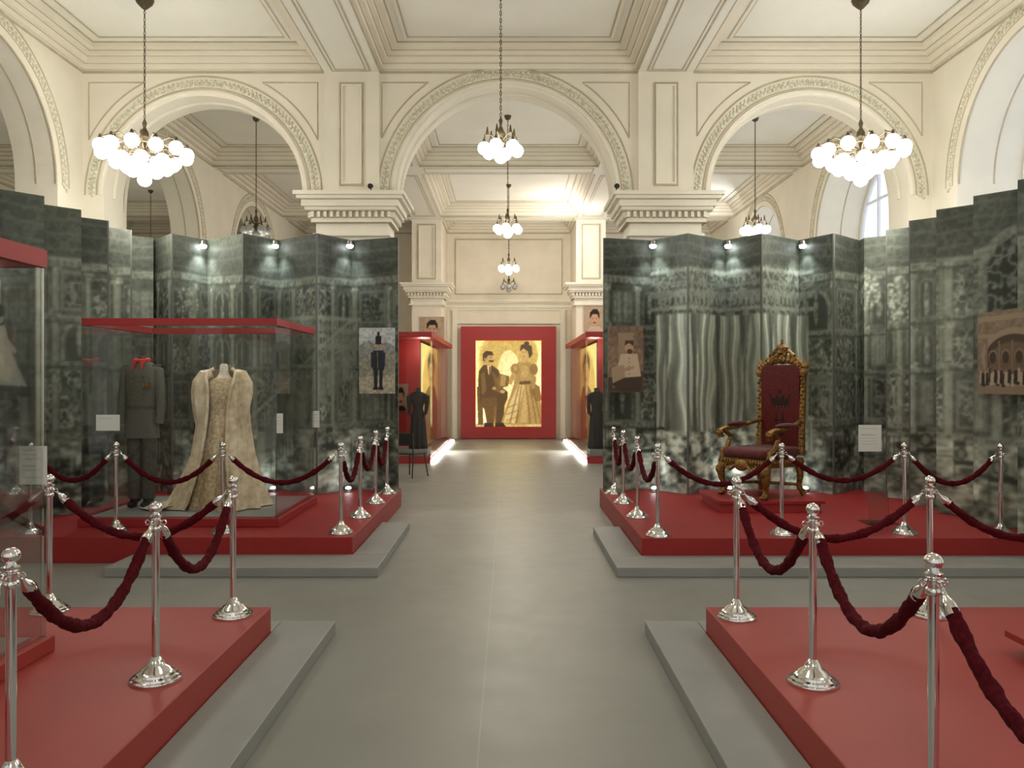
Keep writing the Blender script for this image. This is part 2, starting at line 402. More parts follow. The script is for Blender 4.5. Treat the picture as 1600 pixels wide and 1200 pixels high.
for sx in (-1,1):
    a,b=sorted((sx*1.62,sx*1.78)); mb.box(a,b,25.2,25.3,0,4.05)
    a,b=sorted((sx*2.1,sx*2.65)); mt.vframe(a,b,4.75,6.35,23.08,23.1,.03); mb.vframe(a+.05,b-.05,4.8,6.3,23.07,23.1,.03)
for (x0,x1) in ((-1.7,1.7),): mt.vframe(x0,x1,4.55,6.3,25.27,25.3,.03)
struct(part('trim_12',mb,'cream',smooth=False)); struct(part('trim_13',mt,'tan',smooth=False))

# ================================================================== PLATFORMS
def platform(label,deck,steps,loc,m='red'):
    t=thing('display_platform',label,'platform',loc)
    x0,x1,y0,y1=deck
    part('deck',MB().box(x0-loc[0],x1-loc[0],y0-loc[1],y1-loc[1],0,.26),m,t,.006)
    for (a,b,c,d) in steps: part('step',MB().box(a-loc[0],b-loc[0],c-loc[1],d-loc[1],.0,.09),'step',t,.006)
    return t
platform('red platform carrying the glass case with the cream gown',(-5.9,-1.56,7.98,11.62),[(-3.75,-1.215,7.41,7.975),(-1.555,-1.215,7.98,9.8)],(-3.5,9.8,0))
platform('red platform carrying the gilded throne',(1.32,5.9,7.93,11.62),[(1.0,5.9,7.41,7.925),(1.0,1.315,7.93,9.5)],(3.5,9.8,0))
platform('red platform in the near left foreground under the cropped glass case',(-5.9,-1.64,-.8,5.52),[(-1.635,-1.25,-.8,5.77),(-4,-1.64,5.525,5.77)],(-3.5,2.5,0),'rednear')
platform('red platform in the near right foreground with thick-rimmed plinth at the photo edge',(1.36,5.9,-.8,5.52),[(.98,1.355,-.8,5.77),(1.36,4,5.525,5.77)],(3.5,2.5,0),'rednear')
t=thing('display_plinth','red display plinth cut by the right edge of the photo','plinth',(3.7,3.6,.26))
part('plinth_top',MB().box(-.85,.85,-1,1,.09,.13),'rednear',t,.004); part('plinth_base',MB().box(-.78,.78,-.93,.93,0,.09),'redpaint',t)
t=thing('display_plinth','low red plinth under the gilded throne','plinth',(3.1,9.95,.26))
part('plinth_top',MB().box(-.62,.64,-.5,.5,.10,.14),'red',t,.004); part('plinth_base',MB().box(-.58,.60,-.46,.46,0,.10),'redpaint',t)

# ================================================================== MURAL SCREENS
PX=72.
def mural(Wm,seed,feat,dark=1.):
    rg=random.Random(seed)
    H=int(3.58*PX); W=int(Wm*PX); X,Z=np.meshgrid(np.linspace(0,Wm,W),np.linspace(3.58,0,H))
    n=fbm(H,W,3,Wm*.9,seed,4); r=1-np.abs(2*fbm(H,W,44,Wm*13,seed+5,2)-1); r2=fbm(H,W,80,Wm*22,seed+9,2)
    orn=np.clip((r-.7)*3,0,1)
    n2=fbm(H,W,6,Wm*2,seed+77,3)
    g=.27+.20*(n-.5)+.16*(r2-.5)
    def put(m,val,al=1.,soft=1):
        nonlocal g
        if soft==0: m=m.astype(float)
        else: m=blur(m.astype(float),soft)
        m=m*al; g=g*(1-m)+val*m
    def rect(x0,x1,z0,z1,val,al=.8): put((X>x0)&(X<x1)&(Z>z0)&(Z<z1),val,al)
    def frame(x0,x1,z0,z1,w,val,al=.75):
        put(((X>x0)&(X<x1)&(Z>z0)&(Z<z1))&~((X>x0+w)&(X<x1-w)&(Z>z0+w)&(Z<z1-w)),val,al)
    rect(0,Wm,3.02,3.58,.17+.08*(n-.5)+.10*orn)
    for z in (3.12,3.3,3.46): put(np.abs(Z-z-.05*np.sin(X*2.2))<.014,.34,.6)
    for k in range(int(Wm/.33)): 
        x=k*.33; put((np.abs(X-x-.35*(Z-3.02)*(1 if k%2 else -1))<.012)&(Z>3.02),.30,.6)
    x=0.; k=0
    while x<Wm:
        w=.30+.42*rg.random()
        pw=.06+.05*rg.random(); dz=.14*(rg.random()-.5)
        sh=.28+.22*np.cos((X-x-pw*.4)/pw*1.3)**2
        put((X>x)&(X<x+pw)&(Z>.85)&(Z<2.95),sh+.16*(r2-.5),.85)
        for zc in (2.9,2.28+dz,1.7-dz):
            put((X>x-.03)&(X<x+pw+.03)&(np.abs(Z-zc)<.055),.40+.5*(r2-.5)+.2*orn,.8)
        a,b=x+pw+.02,x+w
        for (z0,z1) in ((1.0,1.6+dz),(1.72+dz,2.2+dz),(2.32+dz,2.84)):
            tt=rg.random(); mid=(a+b)/2; hw=(b-a)/2-.02
            if tt<.3:
                frame(a+.02,b-.02,z0,z1,.028,.44); rect(a+.06,b-.06,z0+.05,z1-.05,.20+.28*orn+.2*(r2-.5)+.2*(n2-.5),.8)
            elif tt<.5:
                zs=z1-hw
                e=((X-mid)/hw)**2+((Z-zs)/hw)**2
                put((((e<1)&(Z>zs))|((np.abs(X-mid)<hw)&(Z<=zs)&(Z>z0))),.40+.3*(r2-.5),.8)
                h2=hw*.78; e=((X-mid)/h2)**2+((Z-zs)/h2)**2
                put((((e<1)&(Z>zs))|((np.abs(X-mid)<h2)&(Z<=zs)&(Z>z0))),.14+.10*n2,.85)
                put((((X-mid)/.035)**2+((Z-(z0+z1)/2)/(.36*(z1-z0)))**2<1),.46+.5*(r2-.5),.8); put(((X-mid)/.025)**2+((Z-(z0+.86*(z1-z0)))/.035)**2<1,.5,.8)
            elif tt<.62:
                frame(a+.03,b-.03,z0,z1,.02,.36); rect(a+.05,b-.05,z0+.02,z1-.02,.50+.25*(r2-.5),.75)
                for q in range(3): xx=a+.05+(b-a-.1)*(q+.5)/3; rect(xx-.008,xx+.008,z0,z1,.25)
            else:
                put((X>a)&(X<b)&(Z>z0)&(Z<z1),.19+.40*orn+.3*(n2-.5)+.2*(r2-.5),.85)
                put(((X-mid)/(hw*.7))**2+((Z-(z0+z1)/2)/((z1-z0)*.4))**2<1,.32+.5*(r2-.5),.6,2)
        x+=w; k+=1
    for z,h,v in ((2.98,.05,.42),(2.27,.035,.36),(1.70,.03,.34),(.93,.05,.36)):
        sl=.05*np.sin(X*.9+z*3)
        put(np.abs(Z-z-sl)<h,v*.75+.25*orn,.8); put(np.abs(Z-z-sl-h)<.012,v+.10,.7); put(np.abs(Z-z-sl+h)<.010,.14,.8)
        put((np.abs(Z-z-sl)<h*.5)&(np.mod(X,.085)<.042),v+.08,.5)
    fl=fbm(H,W,20,Wm*4,seed+30,3); fs=fbm(H,W,60,Wm*10,seed+31,2)
    put(Z<.88,np.clip(.42+.7*(fl-.5)+.6*(fs-.5),.1,.8),.95,1)
    # furniture on the palace floor: tables, chairs, gates
    for k in range(int(Wm/.5)):
        cx_=k*.5+rg.random()*.25; ww=.10+.08*rg.random(); hh=.40+.35*rg.random(); zb=.22+.40*rg.random(); q_=rg.random()
        if q_<.5:
            rect(cx_-ww,cx_+ww,zb+hh*.40,zb+hh*.5,.10,.9); rect(cx_-ww,cx_-ww+.022,zb,zb+hh,.10,.9); rect(cx_+ww-.022,cx_+ww,zb,zb+hh*.5,.10,.9); rect(cx_-ww,cx_-ww+.13,zb+hh*.86,zb+hh,.12,.9)
            put(((X-cx_+ww*.35)/(ww*.5))**2+((Z-zb-hh*.68)/(hh*.16))**2<1,.12,.8); put(((X-cx_+ww*.35)/(ww*.32))**2+((Z-zb-hh*.68)/(hh*.10))**2<1,.45,.8)
        elif q_<.75:
            put((np.abs(X-cx_)<ww*(1.3-(Z-zb)))&(Z>zb)&(Z<zb+hh*.6),.52+.14*np.sin(X*70),.85); rect(cx_-ww*1.2,cx_+ww*1.2,zb+hh*.58,zb+hh*.64,.62,.9)
        else:
            for q in range(6): rect(cx_-ww+q*ww*.4-.007,cx_-ww+q*ww*.4+.007,zb,zb+hh*.7,.12,.9)
            rect(cx_-ww*1.1,cx_+ww*1.1,zb+hh*.68,zb+hh*.74,.5,.9); rect(cx_-ww*1.1,cx_+ww*1.1,zb+.02,zb+.05,.12,.9)
    feat(locals(),put,rect)
    hz=fbm(H,W,1.6,Wm*.7,seed+91,2)
    g=.40+(g-.38)*.92+.26*(hz-.5)
    g=blur(g,1)*.5+g*.5
    g=np.clip(g*dark+.02,.05,.88)
    return np.stack([g*.975,g*1.0+.010,g*.92],-1)
def featR(L,put,rect):
    X,Z,r2,orn,n=L['X'],L['Z'],L['r2'],L['orn'],L['n']
    x0,x1=.85,4.1
    q=(X-x0)/(x1-x0)
    put((X>x0)&(X<x1)&(Z>2.5)&(Z<3.15),.24+.28*orn+.1*(r2-.5),.9)
    for z,h,v in ((3.1,.03,.50),(2.92,.02,.40),(2.78,.05,.44),(2.58,.03,.50)): put((X>x0-.1)&(X<x1+.1)&(np.abs(Z-z)<h),v+.2*(r2-.5),.85)
    put((X>x0)&(X<x1)&(np.abs(Z-2.68)<.05)&(np.mod(X,.10)<.05),.5,.7)
    fl=(2.5-Z)/1.8
    u=X+.12*np.sin(q*2*PI*4)*fl+.02*np.sin(Z*7+X*3)
    f=.5+.5*np.sin(u*31+2*np.sin(X*4)); f2=.5+.5*np.sin(u*83+1.)
    top=2.5
    hem=.72+.18*np.sin(q*2*PI*3+1)
    put((X>x0)&(X<x1)&(Z<top)&(Z>hem),.42+.38*f*(.5+.5*f2)+.06*(r2-.5),.97)
    for k in range(6):
        a=x0+(x1-x0)*(k+.4)/6; wd=.11 if k%2 else .06
        put((np.abs(X-a)<wd*(1-.7*np.sin(np.clip((Z-hem)/(top-hem),0,1)*PI)))&(Z<top)&(Z>hem-.2),.17,.6,2)
    put((X>x0)&(X<x1)&(Z<.85)&(Z>.1),np.clip(.58+.15*np.sin(X*17+Z*9)+.9*(L['fs']-.5)+.5*(L['fl']-.5),.16,.88),.9,2)
    for (c,z,s) in ((5.6,2.85,.22),(6.6,2.6,.2)):
        put(((X-c)/s)**2+((Z-z)/(s*1.3))**2<1,.34+.5*(r2-.4),.6,2)
        for k in range(60):
            a=random.random()*2*PI; qq=random.random()**.6; put(((X-c-s*qq*math.cos(a))**2+(Z-z-s*1.3*qq*math.sin(a))**2)<(.016)**2,.75,.9)
    e=((X-9.9)/.42)**2+((Z-2.75)/.42)**2; put((e<1.25)|((np.abs(X-9.9)<.46)&(Z<2.75)&(Z>2.2)),.38+.3*(r2-.5),.9); put((e<.8)|((np.abs(X-9.9)<.37)&(Z<2.75)&(Z>2.25)),.12+.35*orn,.95)
def featL(L,put,rect):
    X,Z,r2,orn=L['X'],L['Z'],L['r2'],L['orn']
    for k in range(14):
        a=8.3+k*.15; z=.75+k*.10; put((X>a)&(X<a+.15)&(Z<z)&(Z>z-.5),.34+.12*(k%2)+.1*(r2-.5),.8)
        for q in range(3): put((np.abs(X-a-.025-.05*q)<.010)&(Z>z)&(Z<z+.26),.5,.8)
    put((X>8.3)&(X<10.5)&(np.abs(Z-(1.03+(X-8.3)*.66))<.022),.54,.8)
    put((X>8.8)&(X<10.6)&(Z>2.05)&(Z<2.42)&(np.mod(X,.06)<.028),.46,.8); put((X>8.8)&(X<10.6)&(np.abs(Z-2.44)<.022),.52,.8); put((X>8.8)&(X<10.6)&(np.abs(Z-2.04)<.03),.45,.8)
    for (c,z,s) in ((4.2,2.6,.16),(6.9,2.6,.2)):
        for k in range(40):
            a=random.random()*2*PI; qq=random.random()**.6; put(((X-c-s*qq*math.cos(a))**2+(Z-z-s*1.3*qq*math.sin(a))**2)<(.016)**2,.7,.9)
pk,vl=10.95,11.50
backR=[(wx(943,11.3),11.3),(wx(1017,vl),vl),(wx(1075,pk),pk),(wx(1133,vl),vl),(wx(1190,pk),pk),(wx(1248,vl),vl),(wx(1303,pk),pk),(wx(1343,vl),vl)]
sideR=[(5.02,11.3),(5.40,11.05),(5.05,10.72),(5.38,10.42),(5.05,10.1),(5.38,9.78),(5.05,9.45),(5.38,9.1),(5.08,8.75),(5.38,8.4),(5.12,8.05),(5.40,7.7),(5.15,7.35)]
backL=[(wx(240,vl),vl),(wx(268,pk),pk),(wx(324,vl),vl),(wx(380,pk),pk),(wx(435,vl),vl),(wx(495,pk),pk),(wx(550,vl),vl),(wx(622,11.25),11.25)]
sideL=[(-x,y) for x,y in sideR][::-1]
def screen(pts,img,label):
    t=thing('folding_photo_screen',label,'display screen',(0,0,0)); 
    Ls=[0]
    for i in range(len(pts)-1): Ls.append(Ls[-1]+math.dist(pts[i],pts[i+1]))
    cx=sum(p[0] for p in pts)/len(pts); cy=sum(p[1] for p in pts)/len(pts); t.location=(cx,cy,.26)
    for i in range(len(pts)-1):
        sheet('panel',(pts[i][0]-cx,pts[i][1]-cy),(pts[i+1][0]-cx,pts[i+1][1]-cy),0.002,3.58,img,Ls[i]/Ls[-1],Ls[i+1]/Ls[-1],'mural',t,edge=(.10,.105,.095))
    return Ls[-1]
ptsR=backR+sideR; ptsL=sideL+backL
imR=mural(11.2,11,featR,1.06)
screen(ptsR,imR,'tall zigzag screen printed with a dark palace photograph behind the throne')
imL=mural(11.2,57,featL,.98)
screen(ptsL,imL,'tall zigzag screen printed with a dark palace photograph behind the glass gown case')
def mk_spot():
    t=thing('spotlight','x','spotlight',(0,0,0))
    part('bracket',MB().box(-.015,.015,-.01,.1,.03,.05).box(-.015,.015,.08,.1,-.05,.05),'steel',t)
    part('housing',MB().lathe([(.02,.05),(.035,.04),(.045,0),(.045,-.03)],14),'steel',t)
    part('lens',MB().ell((0,0,-.03),(.05,.05,.035),14,8),'lamp',t); return t
def mk_up():
    t=thing('floor_uplight','x','uplight',(0,0,0))
    part('housing',MB().lathe([(.055,0),(.055,.02),(.04,.045),(.036,.05)],14),'steel',t)
    part('lens',MB().ell((0,0,.052),(.04,.04,.026),12,6),'lamp',t); return t
nm=['nearest the side wall','in the middle','nearest the corridor']
first=None; firstu=None
for side,pxs,what in (('L',(324,435,550),'gown'),('R',(1248,1133,1017),'throne')):
    for k,px in enumerate(pxs):
        x=wx(px,vl); y=vl-.16
        lb='small lit spotlight on top of the %s screen, %s'%(what,nm[k])
        if first is None: first=mk_spot(); first.location=(x,y,3.76); first['label']=lb; first['group']='screen spotlights'
        else: dup(first,(x,y,3.76),0,lb,'screen spotlights')
        lb='glowing floor uplight at the foot of the %s screen, %s'%(what,nm[k])
        if firstu is None: firstu=mk_up(); firstu.location=(x,y-.1,.26); firstu['label']=lb; firstu['group']='floor uplights'
        else: dup(firstu,(x,y-.1,.26),0,lb,'floor uplights')
        sg=1 if side=='L' else -1
        light('screen_light','SPOT',(x+.02*sg,y-.02,3.68),26,(.9,.96,1),.04,(x-.1*sg,y+.0,1.2),100,.8)
        light('foot_light','SPOT',(x,y-.12,.36),5,(.95,.98,1),.03,(x,y+.05,2.0),110,.8)
light('added_raking_light','SPOT',(-.2,11.6,3.9),130,(.95,.98,1),.12,(4.0,11.3,1.8),75,.7)  # added spots without fixtures, so the screen pleats turn light and dark
light('added_raking_light','SPOT',(.2,11.6,3.9),130,(.95,.98,1),.12,(-4.0,11.3,1.8),75,.7)
light('added_raking_light','SPOT',(4.0,7.0,4.3),30,(.95,.98,1),.12,(5.3,9.8,2.0),70,.7)
light('added_raking_light','SPOT',(-4.0,7.0,4.3),30,(.95,.98,1),.12,(-5.3,9.8,2.0),70,.7)

# ---------------------------------------------------------------- photographs on the screens
p=Pic(560,617,512,615,2.2,(.68,.70,.70))
p.poly([(560,540),(575,532),(590,543),(603,534),(617,542),(617,575),(560,575)],(.50,.52,.50),2)
p.poly([(560,560),(617,552),(617,615),(560,615)],(.52,.52,.46),2); p.poly([(560,590),(617,585),(617,615),(560,615)],(.64,.61,.54),2); p.tex(.28,7,3)
p.poly([(582,548),(599,548),(600,578),(581,578)],(.12,.13,.18),0); p.poly([(583,576),(590,576),(589,606),(584,606)],(.10,.11,.15),0); p.poly([(592,576),(598,576),(597,606),(592,606)],(.10,.11,.15),0)
p.poly([(579,550),(583,550),(583,575),(579,574)],(.14,.15,.2),0); p.poly([(598,550),(602,551),(601,573),(598,574)],(.14,.15,.2),0)
p.ell(591,541,3.6,5,(.66,.50,.40),0); p.poly([(586.5,525),(595.5,525),(595.5,537),(586,537)],(.08,.08,.1),0); p.ell(591,522,2,4,(.1,.1,.1),0); p.poly([(585,537),(597.5,537),(597.5,538.2),(585,538.2)],(.05,.05,.05),0)
p.poly([(588.5,549),(589.6,549),(590.4,576),(589.2,576)],(.5,.44,.25),0); p.poly([(583,605),(590,605),(590,609),(582,609)],(.04,.04,.04),0); p.poly([(591,605),(598,605),(599,609),(591,609)],(.04,.04,.04),0)
p.soften(1)
D=10.85
o=sheet('photo_panel',(wx(561,D),D),(wx(617,D),D),wz(615,D),wz(512,D),p.a,0,1,'photo',res=.006); tag(o,'colour photograph of a standing soldier in a plumed hat before mountains','photograph')
p=Pic(950,1005,510,613,2.2,(.50,.41,.33)); p.poly([(950,510),(1005,510),(1005,545),(950,540)],(.44,.36,.29),3); p.tex(.25,9,5)
p.poly([(966,532),(966,520),(990,520),(990,560),(966,560)],(.56,.48,.40),2)
p.poly([(950,590),(1005,580),(1005,613),(950,613)],(.28,.22,.17),3)
p.poly([(970,553),(996,553),(1002,590),(992,598),(966,596),(963,578)],(.74,.66,.56),1); p.poly([(955,575),(975,570),(978,600),(958,606)],(.62,.54,.44),1)
p.poly([(976,590),(1003,588),(1000,612),(968,612),(955,600)],(.24,.19,.15),1); p.ell(983,543,6.5,8.5,(.72,.58,.46),0); p.poly([(976,540),(977,532),(990,532),(990,541),(983,536)],(.26,.19,.14),0); p.ell(984,549,4.4,4,(.30,.22,.16),0); p.ell(981,541,.8,.6,(.2,.14,.1),0); p.ell(986,541,.8,.6,(.2,.14,.1),0)
p.poly([(962,578),(990,572),(991,576),(963,584)],(.64,.53,.42),0)
for k in range(5): p.ell(983,560+k*6,.9,.9,(.3,.24,.18),0)
p.soften(1)
o=sheet('photo_panel',(wx(950,D),D),(wx(1005,D),D),wz(613,D),wz(510,D),p.a,0,1,'photo',res=.006); tag(o,'sepia photograph of a seated bearded officer on the throne screen','photograph')
p=Pic(0,100,0,110,2.2,(.52,.45,.37)); p.tex(.22,7,8)
p.poly([(0,6),(100,6),(100,13),(0,13)],(.60,.53,.44),1); p.poly([(0,30),(100,30),(100,35),(0,35)],(.6,.53,.44),1)
p.ell(52,60,46,36,(.60,.53,.44),1); p.ell(52,62,40,30,(.30,.24,.19),2); p.ell(52,66,34,24,(.42,.35,.28),2)
for x in (14,33,52,71,90): p.poly([(x-1.5,40),(x+1.5,40),(x+1.5,85),(x-1.5,85)],(.50,.42,.34),1)
for x in (23.5,42.5,61.5,80.5): p.ell(x,60,6.5,9,(.52,.44,.36),1); p.ell(x,62,5,8,(.26,.21,.17),1)
p.poly([(0,86),(100,86),(100,110),(0,110)],(.54,.47,.39),1)
for k in range(34):
    x=3+k*2.9+random.random()*2; w=(k*7)%5+random.random()*4; cc=(.68,.62,.54) if (k*5)%7<3 else (.22,.18,.15); p.poly([(x-1.6,76+w),(x+1.6,76+w),(x+2.4,93+w),(x-2.4,93+w)],cc,1); p.ell(x,73.5+w,1.3,1.8,(.5,.4,.32),0)
p.soften(1)
o=sheet('photo_panel',(5.03,8.58),(5.03,7.45),wz(615,8.58),wz(490,8.58),p.a*.92,0,1,'photo',res=.007); tag(o,'brown sepia photograph of a crowd below an arched facade','photograph')
p=Pic(0,100,0,180,1.2,(.34,.36,.32)); p.tex(.3,9,12); p.poly([(10,20),(45,15),(45,80),(10,80)],(.68,.70,.66),1); p.poly([(18,70),(62,70),(66,110),(12,112)],(.2,.2,.18),2)
p.poly([(30,80),(52,78),(60,110),(90,165),(15,170),(25,120)],(.66,.68,.62),2); p.ell(42,66,8,11,(.6,.58,.5),0); p.ell(42,58,11,9,(.12,.12,.1),1); p.poly([(50,90),(72,112),(68,118),(48,104)],(.62,.62,.55),1)
p.poly([(0,160),(100,165),(100,180),(0,180)],(.24,.25,.22),2); p.soften(1)
o=sheet('photo_panel',(-5.03,7.5),(-5.03,8.45),1.65,2.93,p.a,0,1,'photo',res=.01); tag(o,'grey photograph of a lady in a pale dress beside a bright window','photograph')

# ================================================================== FAR PICTURE
p=Pic(742,847,531,668,2.6,(.97,.86,.52))
p.ell(795,588,54,66,(.84,.70,.37),14,.8); p.ell(795,552,46,34,(.70,.55,.25),14,.6); p.ell(744,655,22,24,(1,.97,.76),9,.9); p.ell(848,610,11,70,(1,.95,.70),9,.8); p.ell(842,664,20,12,(1,.97,.80),7,.7); p.ell(742,590,7,60,(1,.94,.64),8,.7)
p.ell(795,585,18,38,(1,.92,.66),10,.75)
p.ell(795,665,56,5,(.60,.46,.23),5,.6)
p.tex(.10,16,4)
dk=(.31,.21,.11)
p.poly([(745,605),(753,602),(755,664),(747,664)],(.40,.28,.13),1); p.poly([(747,622),(772,624),(772,634),(747,634)],(.38,.26,.12),1)
p.poly([(755,570),(769,571),(779,578),(784,594),(786,607),(793,612),(793,622),(788,634),(787,662),(774,664),(772,634),(758,636),(750,626),(747,600),(748,580)],dk,2)
p.poly([(753,622),(776,620),(777,634),(771,664),(761,664),(757,640),(752,634)],(.38,.26,.13),2)
p.poly([(751,585),(757,580),(760,610),(753,618)],(.48,.35,.18),3,.7); p.poly([(772,636),(776,636),(775,662),(771,662)],(.52,.38,.2),2,.6)
p.poly([(776,600),(786,608),(780,614),(768,606)],(.44,.32,.16),2); p.poly([(768,580),(776,588),(780,604),(774,604)],(.42,.30,.15),2)
p.poly([(761,571),(767,571),(766,586),(763,585)],(.82,.70,.46),0); p.poly([(764,573),(766,573),(765.5,586),(764,586)],(.28,.18,.08),0)
p.ell(763,560,7.2,9.6,(.72,.56,.33),1); p.poly([(754,563),(754,553),(759,548),(769,549),(771,555),(762,555),(757,565)],(.26,.17,.08),1); p.ell(767.5,564,4.4,1.5,(.27,.18,.09),0); p.ell(767,558,1.2,.8,(.27,.18,.08),0); p.ell(757.5,561,1.5,2.5,(.60,.45,.25),0); p.ell(770,561,1.2,1.5,(.76,.6,.36),0)
p.ell(785,612,4,2.6,(.72,.56,.32),0); p.ell(772,607,3,2.4,(.70,.54,.3),0)
p.poly([(757,661),(770,661),(772,668),(756,668)],(.18,.11,.05),1); p.poly([(774,661),(786,661),(791,668),(773,668)],(.18,.11,.05),1)
p.poly([(809,566),(828,565),(835,577),(832,596),(843,612),(847,640),(846,663),(800,664),(783,660),(792,634),(803,600),(804,578)],(.64,.50,.28),2)
p.poly([(830,596),(843,604),(847,625),(838,628),(828,612)],(.52,.38,.19),3)
p.poly([(810,600),(820,602),(811,636),(804,662),(786,660),(796,632)],(.84,.72,.48),3,.8)
p.poly([(820,602),(826,604),(824,660),(812,662)],(.74,.60,.37),3,.7)
for a,b in ((822,828),(828,838),(832,845),(815,806),(811,796)): p.poly([(a-1,602),(a+1,602),(b+2,662),(b-1,662)],(.44,.32,.15),3,.6)
for v in (630,640,650): p.poly([(792,v+6),(810,v),(810,v+2),(791,v+9)],(.50,.37,.18),2,.5)
p.ell(805,577,7,9,(.58,.44,.22),2); p.ell(834,577,6.5,9,(.54,.40,.2),2); p.ell(805,575,3,4,(.74,.60,.36),2,.6); p.ell(820,580,6,10,(.74,.60,.36),3,.6)
p.poly([(801,580),(807,586),(799,601),(786,599),(786,594),(796,591)],(.70,.55,.32),1); p.poly([(833,584),(838,590),(836,606),(830,608)],(.62,.48,.26),1)
p.poly([(781,584),(796,588),(794,603),(780,607),(775,594)],(.46,.33,.16),2); p.poly([(783,586),(791,588),(789,603),(781,603)],(.70,.57,.34),2,.7)
p.ell(819,551,6,8.2,(.76,.60,.36),1); p.poly([(812,549),(814,539),(822,536),(831,541),(832,554),(827,560),(825,549),(818,544)],(.28,.19,.09),1); p.ell(823,536,4,3,(.28,.19,.09),0); p.ell(816.5,550,1,.7,(.28,.18,.08),0); p.ell(821.5,550,1,.7,(.28,.18,.08),0); p.ell(818.5,556,1.8,.7,(.5,.3,.15),0)
p.poly([(816,558),(824,558),(826,566),(815,567)],(.74,.58,.34),1); p.poly([(812,596),(829,595),(829,600),(811,601)],(.38,.26,.12),1)
p.tex(.14,5,9); p.soften(1)
D=25.0
t=thing('picture',"large backlit yellow photograph of a couple in a thick red frame on the end wall",'picture',(0,25.1,0))
fx0,fx1,fz0,fz1=wx(720,D),wx(869,D),.02,wz(510,D)
gx0,gx1,gz0,gz1=wx(742,D),wx(847,D),wz(668,D),wz(531,D)
mb=MB().box(fx0,gx0,-.1,.19,fz0,fz1).box(gx1,fx1,-.1,.19,fz0,fz1).box(gx0,gx1,-.1,.19,fz0,gz0).box(gx0,gx1,-.1,.19,gz1,fz1)
part('picture_frame',mb,'redpaint',t,smooth=False)
part('inner_edge',MB().vframe(gx0-.01,gx1+.01,gz0-.01,gz1+.01,-.115,-.1,.035),'redcloth',t,smooth=False)
sheet('photo_print',(gx0,.0),(gx1,.0),gz0,gz1,p.a,0,1,'lit',t,res=.0105)
light('picture_glow','AREA',(0,24.6,1.9),14,(1,.8,.35),1.6,(0,20,.5))

# ================================================================== FAR SHOWCASES
def lit_portrait(seed,flip):
    p=Pic(0,100,0,130,1.6,(.96,.84,.48)); p.ell(50,60,45,55,(.74,.56,.26),10,.7); p.tex(.08,15,seed)
    p.poly([(20,62),(46,50),(72,56),(88,80),(92,130),(8,130),(10,84)],(.38,.25,.12),2); p.poly([(44,52),(56,52),(52,90),(47,90)],(.8,.68,.42),1)
    p.ell(50,34,17,22,(.70,.52,.29),1); p.poly([(32,34),(31,18),(45,8),(60,10),(69,24),(68,36),(60,22),(42,22)],(.26,.16,.08),1); p.ell(51,44,9,2.4,(.26,.16,.08),0); p.ell(45,32,1.8,1.2,(.15,.1,.05),0); p.ell(57,32,1.8,1.2,(.15,.1,.05),0)
    a=p.soften(1).a
    return a[:,::-1] if flip else a
def poster(seed,woman):
    p=Pic(0,60,0,60,1.5,(.68,.58,.48)); p.tex(.1,12,seed); p.poly([(10,60),(16,48),(44,48),(54,60)],(.14,.11,.1) if not woman else (.75,.66,.56),1)
    p.ell(30,30,11,15,(.74,.58,.46),1); p.poly([(17,30),(17,16),(26,8),(38,8),(44,18),(43,32),(38,20),(24,20)],(.13,.09,.07),1); p.ell(25,29,1.5,1,(.1,.08,.06),0); p.ell(35,29,1.5,1,(.1,.08,.06),0); p.ell(30,39,3.5 if woman else 7,1.3 if woman else 2.2,(.4,.15,.12) if woman else (.14,.1,.08),0)
    return p.a
